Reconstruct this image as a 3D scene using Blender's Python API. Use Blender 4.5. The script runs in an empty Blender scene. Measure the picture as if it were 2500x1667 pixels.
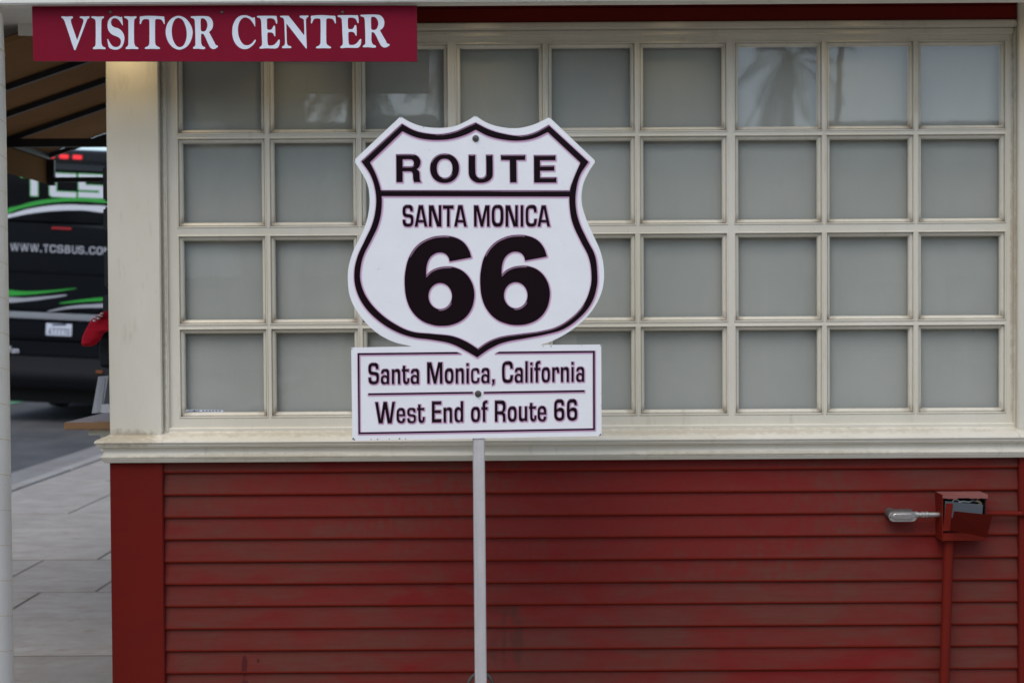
import bpy, bmesh, math, random
import numpy as np
from mathutils import Matrix, Vector, Euler

random.seed(7)
S = bpy.context.scene
COL = S.collection
R = math.radians

# ------------------------------------------------------------------ camera
EYE = Vector((0.0, 0.0, 1.38))
PITCH, ROLL, FPX = 1.21, 0.35, 3472.0
cam_d = bpy.data.cameras.new('camera')
cam = bpy.data.objects.new('camera', cam_d)
COL.objects.link(cam)
cam_d.sensor_width = 36.0
cam_d.lens = 50.0
cam_d.clip_start = 0.05
cam_d.clip_end = 3000
cam_d.dof.use_dof = True
cam_d.dof.focus_distance = 4.3
cam_d.dof.aperture_fstop = 4.0
CM = Matrix.Translation(EYE) @ Matrix.Rotation(R(90 - PITCH), 4, 'X') @ Matrix.Rotation(R(-ROLL), 4, 'Z')
cam.matrix_world = CM
S.camera = cam

# ------------------------------------------------------------------ sky, sun, exposure
world = bpy.data.worlds.new('World')
S.world = world
world.use_nodes = True
wn, wl = world.node_tree.nodes, world.node_tree.links
wn.clear()
sky = wn.new('ShaderNodeTexSky')
sky.sky_type = 'NISHITA'
sky.sun_disc = False
sky.sun_elevation = R(52)
sky.sun_rotation = R(200)
sky.dust_density = 1.5
sky.air_density = 1.0
hs = wn.new('ShaderNodeHueSaturation')
hs.inputs['Saturation'].default_value = 0.92
bg = wn.new('ShaderNodeBackground')
bg.inputs['Strength'].default_value = 0.14
wo = wn.new('ShaderNodeOutputWorld')
wl.new(sky.outputs[0], hs.inputs['Color'])
wl.new(hs.outputs[0], bg.inputs['Color'])
wl.new(bg.outputs[0], wo.inputs[0])
sun_d = bpy.data.lights.new('sun', 'SUN')
sun_d.energy = 0.7
sun_d.angle = R(40)
sun_d.color = (1.0, 0.985, 0.96)
sun = bpy.data.objects.new('sun', sun_d)
COL.objects.link(sun)
sun.location = (-4, -8, 20)
sd = Vector((math.sin(R(200)) * math.cos(R(52)), math.cos(R(200)) * math.cos(R(52)), math.sin(R(52))))
sun.rotation_euler = (-sd).to_track_quat('-Z', 'Y').to_euler()
S.view_settings.view_transform = 'Standard'
S.view_settings.look = 'None'
S.view_settings.gamma = 1.0
S.view_settings.use_curve_mapping = False
S.view_settings.exposure = 0.46
S.render.engine = 'CYCLES'
S.cycles.max_bounces = 6
S.cycles.diffuse_bounces = 3
S.cycles.glossy_bounces = 3
S.cycles.transparent_max_bounces = 12

# ------------------------------------------------------------------ measuring helpers
ROT = CM.to_3x3()


def ray(px, py):
    return ROT @ Vector((px - 1250.0, 833.5 - py, -FPX))


def at(px, py, Y):
    """point of the world plane y = Y measured at a photo pixel"""
    d = ray(px, py)
    return EYE + d * ((Y - EYE.y) / d.y)


def xa(px, py, Y):
    return at(px, py, Y).x


def za(px, py, Y):
    return at(px, py, Y).z


# ------------------------------------------------------------------ mesh helpers
WM = {}          # world matrices of empties / parents


class MB:
    def __init__(s):
        s.v, s.f, s.m, s.att = [], [], [], {}

    def add(s, vs, fs, mi=0):
        b = len(s.v)
        s.v += [tuple(v) for v in vs]
        s.f += [tuple(i + b for i in f) for f in fs]
        s.m += [mi] * len(fs)
        return b

    def box(s, x0, x1, y0, y1, z0, z1, mi=0):
        s.add([(x0, y0, z0), (x1, y0, z0), (x1, y1, z0), (x0, y1, z0), (x0, y0, z1), (x1, y0, z1), (x1, y1, z1), (x0, y1, z1)],
              [(0, 3, 2, 1), (4, 5, 6, 7), (0, 1, 5, 4), (1, 2, 6, 5), (2, 3, 7, 6), (3, 0, 4, 7)], mi)

    def hexa(s, bottom, top, mi=0):
        s.add(list(bottom) + list(top), [(0, 3, 2, 1), (4, 5, 6, 7), (0, 1, 5, 4), (1, 2, 6, 5), (2, 3, 7, 6), (3, 0, 4, 7)], mi)

    def bevbox(s, x0, x1, y0, y1, z0, z1, r=0.004, mi=0, seg=2):
        bm = bmesh.new()
        bmesh.ops.create_cube(bm, size=1)
        for v in bm.verts:
            v.co = ((x0 + x1) / 2 + v.co.x * (x1 - x0), (y0 + y1) / 2 + v.co.y * (y1 - y0), (z0 + z1) / 2 + v.co.z * (z1 - z0))
        bmesh.ops.bevel(bm, geom=bm.edges[:], offset=r, segments=seg, affect='EDGES')
        s.bm(bm, mi)

    def bm(s, bm, mi=0):
        bm.verts.index_update()
        s.add([v.co[:] for v in bm.verts], [[v.index for v in f.verts] for f in bm.faces], mi)
        bm.free()

    def sweep(s, rings, mi=0, closed_profile=True, caps=True):
        """rings: list of equally long point lists"""
        n = len(rings[0])
        vs = [p for r in rings for p in r]
        fs = []
        for i in range(len(rings) - 1):
            for j in range(n if closed_profile else n - 1):
                a, b = i * n + j, i * n + (j + 1) % n
                fs.append((a, b, b + n, a + n))
        if caps and closed_profile:
            fs.append(tuple(range(n - 1, -1, -1)))
            fs.append(tuple((len(rings) - 1) * n + k for k in range(n)))
        s.add(vs, fs, mi)

    def tube(s, pts, r, n=10, mi=0, caps=True):
        pts = [Vector(p) for p in pts]
        rs = r if isinstance(r, (list, tuple)) else [r] * len(pts)
        rings, up = [], None
        for i, p in enumerate(pts):
            t = (pts[min(i + 1, len(pts) - 1)] - pts[max(i - 1, 0)]).normalized()
            if up is None:
                up = Vector((0, 0, 1)) if abs(t.z) < .9 else Vector((1, 0, 0))
            a = t.cross(up).normalized()
            b = a.cross(t).normalized()
            up = b
            rings.append([p + (a * math.cos(k * 2 * math.pi / n) + b * math.sin(k * 2 * math.pi / n)) * rs[i] for k in range(n)])
        s.sweep(rings, mi, True, caps)

    def lathe(s, c, axis, prof, n=20, mi=0):
        """prof: (radius, height along axis)"""
        ax = Vector(axis).normalized()
        u = ax.cross(Vector((0, 0, 1)) if abs(ax.z) < .9 else Vector((1, 0, 0))).normalized()
        w = ax.cross(u)
        rings = [[Vector(c) + ax * h + (u * math.cos(k * 2 * math.pi / n) + w * math.sin(k * 2 * math.pi / n)) * max(r, 1e-5) for k in range(n)] for r, h in prof]
        s.sweep(rings, mi)

    def build(s, name, mats, parent=None, smooth=False, local=False, attr=None, fix=True):
        me = bpy.data.meshes.new(name)
        vs = s.v
        if parent is not None and not local:
            inv = WM[parent.name].inverted()
            vs = [inv @ Vector(v) for v in vs]
        me.from_pydata([tuple(v) for v in vs], [], s.f)
        if not isinstance(mats, (list, tuple)):
            mats = [mats]
        for m in mats:
            me.materials.append(m)
        if len(mats) > 1:
            me.polygons.foreach_set('material_index', s.m)
        if fix:
            bm = bmesh.new()
            bm.from_mesh(me)
            bmesh.ops.recalc_face_normals(bm, faces=bm.faces[:])
            bm.to_mesh(me)
            bm.free()
        if smooth:
            me.polygons.foreach_set('use_smooth', [True] * len(me.polygons))
            me.set_sharp_from_angle(angle=R(26))
        for k, vals in s.att.items():
            a = me.attributes.new(k, 'FLOAT', 'POINT')
            a.data.foreach_set('value', vals)
        me.update()
        o = bpy.data.objects.new(name, me)
        COL.objects.link(o)
        if parent is not None:
            o.parent = parent
            WM[o.name] = WM[parent.name].copy()
        else:
            WM[o.name] = Matrix.Identity(4)
        return o


def inst(src, parent, loc, rot=(0, 0, 0)):
    o = src.copy()
    COL.objects.link(o)
    o.parent = parent
    o.location = loc
    o.rotation_euler = rot
    return o


def thing(name, label, cat, loc=(0, 0, 0), rot=(0, 0, 0), group=None):
    o = bpy.data.objects.new(name, None)
    o.empty_display_size = 0.1
    COL.objects.link(o)
    o.location = loc
    o.rotation_euler = rot
    tag(o, label, cat, group)
    WM[o.name] = Matrix.Translation(loc) @ Euler(rot).to_matrix().to_4x4()
    return o


def tag(o, label, cat, group=None):
    o['label'] = label
    o['category'] = cat
    if group:
        o['group'] = group
    return o


def struct(o):
    o['kind'] = 'structure'
    return o


# ------------------------------------------------------------------ materials
def new_mat(name):
    m = bpy.data.materials.new(name)
    m.use_nodes = True
    nt = m.node_tree
    b = nt.nodes['Principled BSDF']
    return m, nt, nt.nodes, nt.links, b


def plain(name, col, rough=0.5, metal=0.0, spec=0.5, coat=0.0):
    m, nt, n, l, b = new_mat(name)
    b.inputs['Base Color'].default_value = (*col, 1)
    b.inputs['Roughness'].default_value = rough
    b.inputs['Metallic'].default_value = metal
    b.inputs['Specular IOR Level'].default_value = spec
    b.inputs['Coat Weight'].default_value = coat
    return m


def N(n, l, typ, **kw):
    nd = n.new(typ)
    for k, v in kw.items():
        if k.startswith('i_'):
            nd.inputs[k[2:].replace('_', ' ')].default_value = v
        else:
            setattr(nd, k, v)
    return nd


def noise(n, l, vec, scale, detail=5, rough=0.55, stretch=None, dist=0.0):
    if stretch:
        mp = n.new('ShaderNodeMapping')
        mp.inputs['Scale'].default_value = stretch
        l.new(vec, mp.inputs['Vector'])
        vec = mp.outputs[0]
    t = n.new('ShaderNodeTexNoise')
    t.inputs['Scale'].default_value = scale
    t.inputs['Detail'].default_value = detail
    t.inputs['Roughness'].default_value = rough
    t.inputs['Distortion'].default_value = dist
    l.new(vec, t.inputs['Vector'])
    return t.outputs['Fac']


def ramp(n, l, fac, a, b, lo=0.0, hi=1.0):
    mr = n.new('ShaderNodeMapRange')
    mr.inputs['From Min'].default_value = a
    mr.inputs['From Max'].default_value = b
    mr.inputs['To Min'].default_value = lo
    mr.inputs['To Max'].default_value = hi
    l.new(fac, mr.inputs['Value'])
    return mr.outputs[0]


def mixc(n, l, fac, a, b):
    mx = n.new('ShaderNodeMix')
    mx.data_type = 'RGBA'
    for sock, v in ((mx.inputs['Factor'], fac), (mx.inputs['A'], a), (mx.inputs['B'], b)):
        if hasattr(v, 'node'):
            l.new(v, sock)
        elif isinstance(v, (int, float)):
            sock.default_value = v
        else:
            sock.default_value = (*v, 1)
    return mx.outputs['Result']


def math_(n, l, op, a, b=None):
    m = n.new('ShaderNodeMath')
    m.operation = op
    for i, v in enumerate((a, b)):
        if v is None:
            continue
        if hasattr(v, 'node'):
            l.new(v, m.inputs[i])
        else:
            m.inputs[i].default_value = v
    return m.outputs[0]


def bump(n, l, b, h, strength=0.3, dist=0.002):
    bp = n.new('ShaderNodeBump')
    bp.inputs['Strength'].default_value = strength
    bp.inputs['Distance'].default_value = dist
    l.new(h, bp.inputs['Height'])
    l.new(bp.outputs[0], b.inputs['Normal'])


def pos(n):
    return n.new('ShaderNodeNewGeometry').outputs['Position']


def cream_mat(name='cream_paint', base=(0.69, 0.652, 0.545), grime=True):
    m, nt, n, l, b = new_mat(name)
    p = pos(n)
    n1 = noise(n, l, p, 3.0, 6, 0.6, (1, 1, 0.35))
    n2 = noise(n, l, p, 26, 5, 0.65, (1, 1, 0.25))
    n3 = noise(n, l, p, 140, 2, 0.5)
    c = mixc(n, l, ramp(n, l, n1, 0.35, 0.75), base, (base[0] * .86, base[1] * .85, base[2] * .80))
    c = mixc(n, l, ramp(n, l, n2, 0.58, 0.80, 0, 0.45), c, (0.40, 0.34, 0.24))
    c = mixc(n, l, ramp(n, l, n3, 0.74, 0.82, 0, 0.7), c, (0.16, 0.13, 0.10))
    if grime:
        sp = n.new('ShaderNodeSeparateXYZ')
        l.new(p, sp.inputs[0])
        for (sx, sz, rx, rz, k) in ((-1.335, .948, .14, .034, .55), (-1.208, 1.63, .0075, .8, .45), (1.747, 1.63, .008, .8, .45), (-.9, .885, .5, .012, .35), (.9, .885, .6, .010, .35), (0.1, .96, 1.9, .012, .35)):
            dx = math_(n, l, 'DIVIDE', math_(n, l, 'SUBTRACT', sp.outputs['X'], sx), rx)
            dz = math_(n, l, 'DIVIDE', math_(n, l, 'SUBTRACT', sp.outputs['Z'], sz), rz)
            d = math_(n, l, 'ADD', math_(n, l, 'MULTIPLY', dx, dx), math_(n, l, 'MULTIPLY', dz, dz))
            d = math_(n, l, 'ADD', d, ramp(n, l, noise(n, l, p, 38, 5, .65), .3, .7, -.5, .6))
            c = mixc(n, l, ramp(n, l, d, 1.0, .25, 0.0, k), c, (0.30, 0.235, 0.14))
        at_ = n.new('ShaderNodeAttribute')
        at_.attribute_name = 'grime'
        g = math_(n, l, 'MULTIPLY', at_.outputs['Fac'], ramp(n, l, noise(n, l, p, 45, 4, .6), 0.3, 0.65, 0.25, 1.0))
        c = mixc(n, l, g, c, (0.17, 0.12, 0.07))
    l.new(c, b.inputs['Base Color'])
    b.inputs['Roughness'].default_value = 0.42
    b.inputs['Specular IOR Level'].default_value = 0.35
    bump(n, l, b, noise(n, l, p, 60, 4, .6, (1, 1, .3)), 0.25, 0.0012)
    return m


def red_mat(name, a, faded, amount=1.0, stains=()):
    m, nt, n, l, b = new_mat(name)
    p = pos(n)
    oi = n.new('ShaderNodeObjectInfo')
    ofs = n.new('ShaderNodeVectorMath')
    ofs.operation = 'ADD'
    cx = n.new('ShaderNodeCombineXYZ')
    l.new(math_(n, l, 'MULTIPLY', oi.outputs['Random'], 0.5), cx.inputs['X'])
    l.new(math_(n, l, 'MULTIPLY', oi.outputs['Random'], 3.0), cx.inputs['Y'])
    l.new(p, ofs.inputs[0])
    l.new(cx.outputs[0], ofs.inputs[1])
    q = ofs.outputs[0]
    big = noise(n, l, p, 1.5, 3, .5, (1, 1, 1.6), 0.6)
    mid = noise(n, l, q, 4.5, 6, .62, (1, 1, 2.2), 0.8)
    fine = noise(n, l, q, 75, 6, .75, (0.10, 1, 1))
    f = math_(n, l, 'ADD', math_(n, l, 'MULTIPLY', big, 0.5), math_(n, l, 'MULTIPLY', mid, 0.5))
    c = mixc(n, l, ramp(n, l, f, 0.36, 0.57, 0.0, amount), a, faded)
    c = mixc(n, l, ramp(n, l, fine, 0.38, 0.72, 0.0, 0.5 * amount), c, (a[0] * .75, a[1] * .9, a[2] * .9))
    spk = noise(n, l, p, 230, 2, .5)
    c = mixc(n, l, ramp(n, l, spk, 0.765, 0.80, 0, .35 * amount), c, (0.33, 0.22, 0.18))
    for (sx, sz, rx, rz, col, k, soft) in stains:
        sp = n.new('ShaderNodeSeparateXYZ')
        l.new(p, sp.inputs[0])
        dx = math_(n, l, 'DIVIDE', math_(n, l, 'SUBTRACT', sp.outputs['X'], sx), rx)
        dz = math_(n, l, 'DIVIDE', math_(n, l, 'SUBTRACT', sp.outputs['Z'], sz), rz)
        d = math_(n, l, 'ADD', math_(n, l, 'MULTIPLY', dx, dx), math_(n, l, 'MULTIPLY', dz, dz))
        d = math_(n, l, 'ADD', d, ramp(n, l, noise(n, l, p, 40, 4, .6, (1, 1, .5)), 0.3, 0.7, -soft, soft))
        c = mixc(n, l, ramp(n, l, d, 1.0, 1.0 - min(soft, .8) - .05, 0.0, k), c, col)
    l.new(c, b.inputs['Base Color'])
    b.inputs['Roughness'].default_value = 0.6
    b.inputs['Specular IOR Level'].default_value = 0.10
    hgt = math_(n, l, 'ADD', fine, math_(n, l, 'MULTIPLY', noise(n, l, p, 25, 4, .6, (.3, 1, 1)), 0.8))
    bump(n, l, b, hgt, 0.35, 0.0012)
    return m


M = {}
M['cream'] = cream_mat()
M['soffit'] = cream_mat('soffit_paint', (0.66, 0.47, 0.20), False)
M['white_col'] = cream_mat('column_paint', (0.80, 0.785, 0.72), False)
RED_A, RED_F = (0.165, 0.0125, 0.0105), (0.118, 0.037, 0.026)
M['red_board'] = red_mat('red_board', RED_A, RED_F, 1.0, [
    (0.42, 0.66, 1.0, 0.26, RED_A, .6, .75), (-0.75, 0.72, .4, .12, RED_A, .4, .75),
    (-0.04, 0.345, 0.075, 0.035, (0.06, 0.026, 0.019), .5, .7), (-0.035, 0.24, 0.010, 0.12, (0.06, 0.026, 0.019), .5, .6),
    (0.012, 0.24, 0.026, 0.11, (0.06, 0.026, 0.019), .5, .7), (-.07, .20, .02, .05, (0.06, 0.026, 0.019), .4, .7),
    (-0.943, 0.145, 0.011, 0.045, (0.07, 0.012, 0.012), .95, .35), (-0.945, 0.06, 0.020, 0.05, (0.07, 0.012, 0.012), .9, .4),
    (-0.895, 0.165, 0.006, 0.010, (0.05, 0.012, 0.012), .9, .4)])
M['red_lip'] = red_mat('red_clean', (0.20, 0.018, 0.008), (0.17, 0.016, 0.010), .6)
M['red_trim'] = red_mat('red_trim', (0.145, 0.010, 0.006), (0.122, 0.011, 0.007), .6)
M['red_metal'] = red_mat('red_painted_metal', (0.150, 0.012, 0.006), (0.13, 0.011, 0.007), .6)
M['red_peel'] = red_mat('red_peeling', (0.22, 0.045, 0.045), (0.29, 0.12, 0.10), 1.0)
M['dark'] = plain('dark_interior', (0.01, 0.01, 0.011), .8)
M['black_metal'] = plain('black_metal', (0.012, 0.012, 0.013), .45)
M['black_cloth'] = plain('black_cloth', (0.012, 0.012, 0.013), .9)


def metal_mat(name, col, rough, metal=1.0, streak=(1, 1, .05)):
    m, nt, n, l, b = new_mat(name)
    p = pos(n)
    f = noise(n, l, p, 60, 5, .6, streak)
    g = noise(n, l, p, 9, 4, .6)
    c = mixc(n, l, ramp(n, l, f, .3, .75), col, tuple(x * .72 for x in col))
    c = mixc(n, l, ramp(n, l, g, .45, .8, 0, .4), c, tuple(x * .6 for x in col))
    l.new(c, b.inputs['Base Color'])
    b.inputs['Metallic'].default_value = metal
    l.new(ramp(n, l, g, .3, .7, rough * .8, rough * 1.3), b.inputs['Roughness'])
    bump(n, l, b, f, .12, .0006)
    return m


M['galv'] = metal_mat('galvanised_post', (0.66, 0.62, 0.60), .55, .35)
M['cast'] = metal_mat('cast_aluminium', (0.52, 0.49, 0.45), .36, .85, (1, 1, 1))
M['cast_dark'] = metal_mat('cast_body', (0.20, 0.185, 0.165), .5, .6, (1, 1, 1))
M['bolt'] = metal_mat('weathered_bolt', (0.16, 0.15, 0.13), .4, .9, (1, 1, 1))
M['steel_grey'] = plain('steel_grey', (0.075, 0.082, 0.09), .5, .1)
M['chrome'] = plain('bright_trim', (0.75, 0.76, 0.78), .22, .9)

# sign enamel
m, nt, n, l, b = new_mat('sign_enamel')
p = pos(n)
f = noise(n, l, p, 6, 6, .65)
s1 = noise(n, l, p, 210, 3, .6)
topm = n.new('ShaderNodeSeparateXYZ')
l.new(p, topm.inputs[0])
up = ramp(n, l, topm.outputs['Z'], 1.45, 1.95, 0.25, 1.0)
c = mixc(n, l, ramp(n, l, f, .4, .75), (0.90, 0.895, 0.885), (0.85, 0.848, 0.83))
c = mixc(n, l, math_(n, l, 'MULTIPLY', ramp(n, l, s1, .60, .72, 0, .6), math_(n, l, 'MULTIPLY', up, ramp(n, l, noise(n, l, p, 14, 3, .6), .45, .62))), c, (0.42, 0.40, 0.33))
l.new(c, b.inputs['Base Color'])
b.inputs['Roughness'].default_value = .28
b.inputs['Specular IOR Level'].default_value = .4
M['enamel'] = m
M['ink'] = plain('sign_ink', (0.010, 0.0045, 0.006), .3, 0, .12)
M['halo1'] = plain('halo_strong', (0.56, 0.30, 0.46), .3, 0, .4)
M['halo2'] = plain('halo_mid', (0.68, 0.47, 0.60), .3, 0, .4)
M['halo3'] = plain('halo_pale', (0.765, 0.67, 0.735), .3, 0, .4)
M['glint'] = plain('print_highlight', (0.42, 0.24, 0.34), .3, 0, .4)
M['rust'] = plain('rust', (0.40, 0.22, 0.11), .9)
M['chip'] = plain('chipped_edge', (0.10, 0.085, 0.075), .8)

# burgundy board
m, nt, n, l, b = new_mat('burgundy_board')
p = pos(n)
c = mixc(n, l, ramp(n, l, noise(n, l, p, 5, 6, .6), .35, .7), (0.220, 0.009, 0.027), (0.185, 0.009, 0.025))
c = mixc(n, l, ramp(n, l, noise(n, l, p, 130, 2, .5), .74, .8, 0, .3), c, (0.30, 0.12, 0.14))
l.new(c, b.inputs['Base Color'])
b.inputs['Roughness'].default_value = .45
b.inputs['Specular IOR Level'].default_value = .04
M['burgundy'] = m
M['letter_white'] = plain('letter_white', (0.70, 0.74, 0.80), .4)

# window glass and shade
m, nt, n, l, b = new_mat('window_glass')
n.remove(b)
out = n['Material Output']
fr = n.new('ShaderNodeLayerWeight')
bp = n.new('ShaderNodeBump')
bp.inputs['Strength'].default_value = .035
bp.inputs['Distance'].default_value = .002
l.new(noise(n, l, pos(n), 9, 2, .5), bp.inputs['Height'])
gl = n.new('ShaderNodeBsdfGlossy')
gl.inputs['Roughness'].default_value = .015
l.new(bp.outputs[0], gl.inputs['Normal'])
tr = n.new('ShaderNodeBsdfTransparent')
tr.inputs['Color'].default_value = (0.965, 0.975, 0.97, 1)
ms = n.new('ShaderNodeMixShader')
l.new(ramp(n, l, math_(n, l, 'POWER', fr.outputs['Facing'], 5.0), 0, 1, 0.105, 1.0), ms.inputs[0])
l.new(tr.outputs[0], ms.inputs[1])
l.new(gl.outputs[0], ms.inputs[2])
l.new(ms.outputs[0], out.inputs['Surface'])
M['glass'] = m
def shade_mat(name, st):
    m, nt, n, l, b = new_mat(name)
    p = pos(n)
    w1 = noise(n, l, p, 3, 4, .55, (1, 1, .4))
    w2 = noise(n, l, p, 300, 2, .5, (1, 1, .08))
    c = mixc(n, l, ramp(n, l, w1, .35, .7), (0.475, 0.475, 0.42), (0.41, 0.415, 0.37))
    c = mixc(n, l, ramp(n, l, w2, .3, .7, 0, .12), c, (0.34, 0.34, 0.315))
    l.new(c, b.inputs['Base Color'])
    b.inputs['Roughness'].default_value = .85
    bump(n, l, b, noise(n, l, p, 3.2, 3, .5, (1, 1, .6), 1.2), st, .012)
    return m


M['shade'] = shade_mat('roller_shade', .35)
M['shade_loose'] = shade_mat('loose_shade', 1.0)


def wood_mat(name, a, b2):
    m, nt, n, l, b = new_mat(name)
    p = pos(n)
    f = noise(n, l, p, 30, 6, .6, (.15, 1, 1), .8)
    g = noise(n, l, p, 4, 3, .5)
    c = mixc(n, l, ramp(n, l, f, .3, .7), a, b2)
    c = mixc(n, l, ramp(n, l, g, .45, .7, 0, .5), c, tuple(x * .6 for x in a))
    l.new(c, b.inputs['Base Color'])
    b.inputs['Roughness'].default_value = .4
    return m


M['wood'] = wood_mat('counter_wood', (0.30, 0.165, 0.075), (0.22, 0.115, 0.05))

# concrete slabs
def concrete(name, a, b2, streak):
    m, nt, n, l, b = new_mat(name)
    p = pos(n)
    oi = n.new('ShaderNodeObjectInfo')
    g = noise(n, l, p, 1.6, 6, .65)
    s_ = noise(n, l, p, 8, 6, .65, streak)
    f = noise(n, l, p, 90, 4, .6)
    c = mixc(n, l, ramp(n, l, g, .35, .7), a, b2)
    c = mixc(n, l, ramp(n, l, noise(n, l, p, 6, 8, .75), .42, .62, 0, .35), c, (a[0] * .55, a[1] * .53, a[2] * .5))
    c = mixc(n, l, ramp(n, l, s_, .42, .72, 0, .75), c, (a[0] * .62, a[1] * .57, a[2] * .52))
    c = mixc(n, l, ramp(n, l, noise(n, l, p, 14, 4, .6, streak), .58, .72, 0, .6), c, (a[0] * .62, a[1] * .46, a[2] * .36))
    c = mixc(n, l, ramp(n, l, noise(n, l, p, 24, 3, .5), .74, .78, 0, .7), c, (0.07, 0.06, 0.055))
    c = mixc(n, l, ramp(n, l, oi.outputs['Random'], 0, 1, 0, .14), c, (a[0] * .6, a[1] * .6, a[2] * .6))
    l.new(c, b.inputs['Base Color'])
    b.inputs['Roughness'].default_value = .8
    bump(n, l, b, math_(n, l, 'ADD', f, s_), .3, .003)
    return m


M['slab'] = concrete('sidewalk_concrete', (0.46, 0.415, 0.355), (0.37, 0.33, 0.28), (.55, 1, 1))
M['slab_dark'] = concrete('sidewalk_concrete_dark', (0.34, 0.305, 0.26), (0.25, 0.22, 0.185), (.55, 1, 1))  # darkest of three slab tones, stepping darker towards the camera
M['slab_mid'] = concrete('sidewalk_concrete_mid', (0.40, 0.36, 0.31), (0.32, 0.285, 0.24), (.55, 1, 1))
M['kerb'] = concrete('kerb_concrete', (0.44, 0.41, 0.365), (0.35, 0.325, 0.29), (1, .2, 1))
M['gutter'] = concrete('gutter_concrete', (0.31, 0.29, 0.265), (0.26, 0.245, 0.225), (1, .15, 1))
M['joint'] = plain('joint_dirt', (0.15, 0.135, 0.115), .95)
m, nt, n, l, b = new_mat('asphalt')
p = pos(n)
c = mixc(n, l, ramp(n, l, noise(n, l, p, 2.2, 8, .7, (1, .45, 1)), .38, .62), (0.10, 0.094, 0.088), (0.058, 0.055, 0.052))
c = mixc(n, l, ramp(n, l, noise(n, l, p, 90, 4, .7), .5, .8, 0, .5), c, (0.14, 0.14, 0.14))
l.new(c, b.inputs['Base Color'])
b.inputs['Roughness'].default_value = .85
M['asphalt'] = m
M['green_lane'] = plain('green_lane_paint', (0.10, 0.30, 0.13), .7)

# awning canvas: woven cloth that lets a little light through
m, nt, n, l, b = new_mat('awning_canvas')
p = pos(n)
c = mixc(n, l, ramp(n, l, noise(n, l, p, 3, 5, .6), .3, .7), (0.26, 0.145, 0.065), (0.22, 0.12, 0.052))
l.new(c, b.inputs['Base Color'])
b.inputs['Roughness'].default_value = .9
b.inputs['Specular IOR Level'].default_value = .1
M['canvas'] = m

# bus finishes
m, nt, n, l, b = new_mat('black_coach_paint')
b.inputs['Base Color'].default_value = (0.006, 0.007, 0.009, 1)
b.inputs['Roughness'].default_value = .16
b.inputs['Specular IOR Level'].default_value = .28
bump(n, l, b, noise(n, l, pos(n), 1.5, 2, .5), .05, .02)
M['bus'] = m
M['bus_glass'] = plain('dark_rear_glass', (0.004, 0.004, 0.005), .08)
M['bus_plastic'] = plain('bumper_plastic', (0.006, 0.0065, 0.008), .4, 0, .14)
M['bus_white'] = plain('livery_white', (0.62, 0.64, 0.68), .35)
M['bus_green'] = plain('livery_green', (0.025, 0.33, 0.035), .35)
M['bus_grey'] = plain('livery_grey', (0.36, 0.37, 0.40), .35)
M['plate'] = plain('plate_white', (0.62, 0.66, 0.72), .5)
M['plate_ink'] = plain('plate_ink', (0.03, 0.04, 0.09), .5)
m, nt, n, l, b = new_mat('red_lamp')
b.inputs['Base Color'].default_value = (0.55, 0.015, 0.02, 1)
b.inputs['Emission Color'].default_value = (0.9, 0.03, 0.04, 1)
b.inputs['Emission Strength'].default_value = .5
b.inputs['Roughness'].default_value = .2
M['lamp_red'] = m
M['lamp_dull'] = plain('dull_red_lens', (0.36, 0.012, 0.018), .25)
M['amber'] = plain('amber_lens', (0.22, 0.07, 0.02), .3)
M['tyre'] = plain('tyre_rubber', (0.012, 0.012, 0.012), .85)
M['red_cloth'] = plain('red_cloth', (0.62, 0.014, 0.035), .85, 0, .2)
M['white_print'] = plain('white_print', (0.7, 0.7, 0.7), .8)
m, nt, n, l, b = new_mat('clear_acrylic')
b.inputs['Base Color'].default_value = (0.55, 0.56, 0.57, 1)
b.inputs['Roughness'].default_value = .15
b.inputs['Alpha'].default_value = .55
M['acrylic'] = m
M['paper'] = plain('brochure_paper', (0.30, 0.31, 0.33), .6)
M['paper2'] = plain('brochure_dark', (0.06, 0.065, 0.075), .5)
M['wire_white'] = plain('wire_white', (0.6, 0.6, 0.57), .5)
M['wire_tan'] = plain('wire_tan', (0.42, 0.34, 0.22), .6)
M['bark'] = concrete('palm_bark', (0.17, 0.14, 0.11), (0.12, 0.10, 0.08), (1, 1, 6))
M['frond'] = plain('palm_frond', (0.045, 0.075, 0.03), .6)
M['frond_dry'] = plain('palm_frond_dry', (0.16, 0.12, 0.07), .8)
M['stucco'] = concrete('stucco', (0.32, 0.31, 0.29), (0.27, 0.26, 0.24), (1, 1, 1))
M['stucco2'] = concrete('stucco_tan', (0.26, 0.22, 0.18), (0.22, 0.19, 0.15), (1, 1, 1))
M['stucco3'] = concrete('stucco_dark', (0.19, 0.18, 0.165), (0.16, 0.15, 0.135), (1, 1, 1))
M['far_glass'] = plain('far_window', (0.02, 0.025, 0.03), .1)
m, nt, n, l, b = new_mat('warm_bulb')
b.inputs['Emission Color'].default_value = (1.0, 0.72, 0.36, 1)
b.inputs['Emission Strength'].default_value = 6.0
M['bulb'] = m

# ------------------------------------------------------------------ lettering: outlines -> flat printed shapes
RN = np.array(ROT)
EN = np.array(EYE)


def plane_map(origin, ux, uz):
    """photo pixel -> metres along ux / uz on the plane through origin"""
    o, a, c = np.array(origin, float), np.array(ux, float), np.array(uz, float)
    nrm = np.cross(a, c)

    def f(P):
        P = np.asarray(P, float)
        d = np.stack([P[:, 0] - 1250, 833.5 - P[:, 1], np.full(len(P), -FPX)], 1) @ RN.T
        t = ((o - EN) @ nrm) / (d @ nrm)
        h = EN + d * t[:, None] - o
        return np.stack([h @ a, h @ c], 1)
    return f


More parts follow.
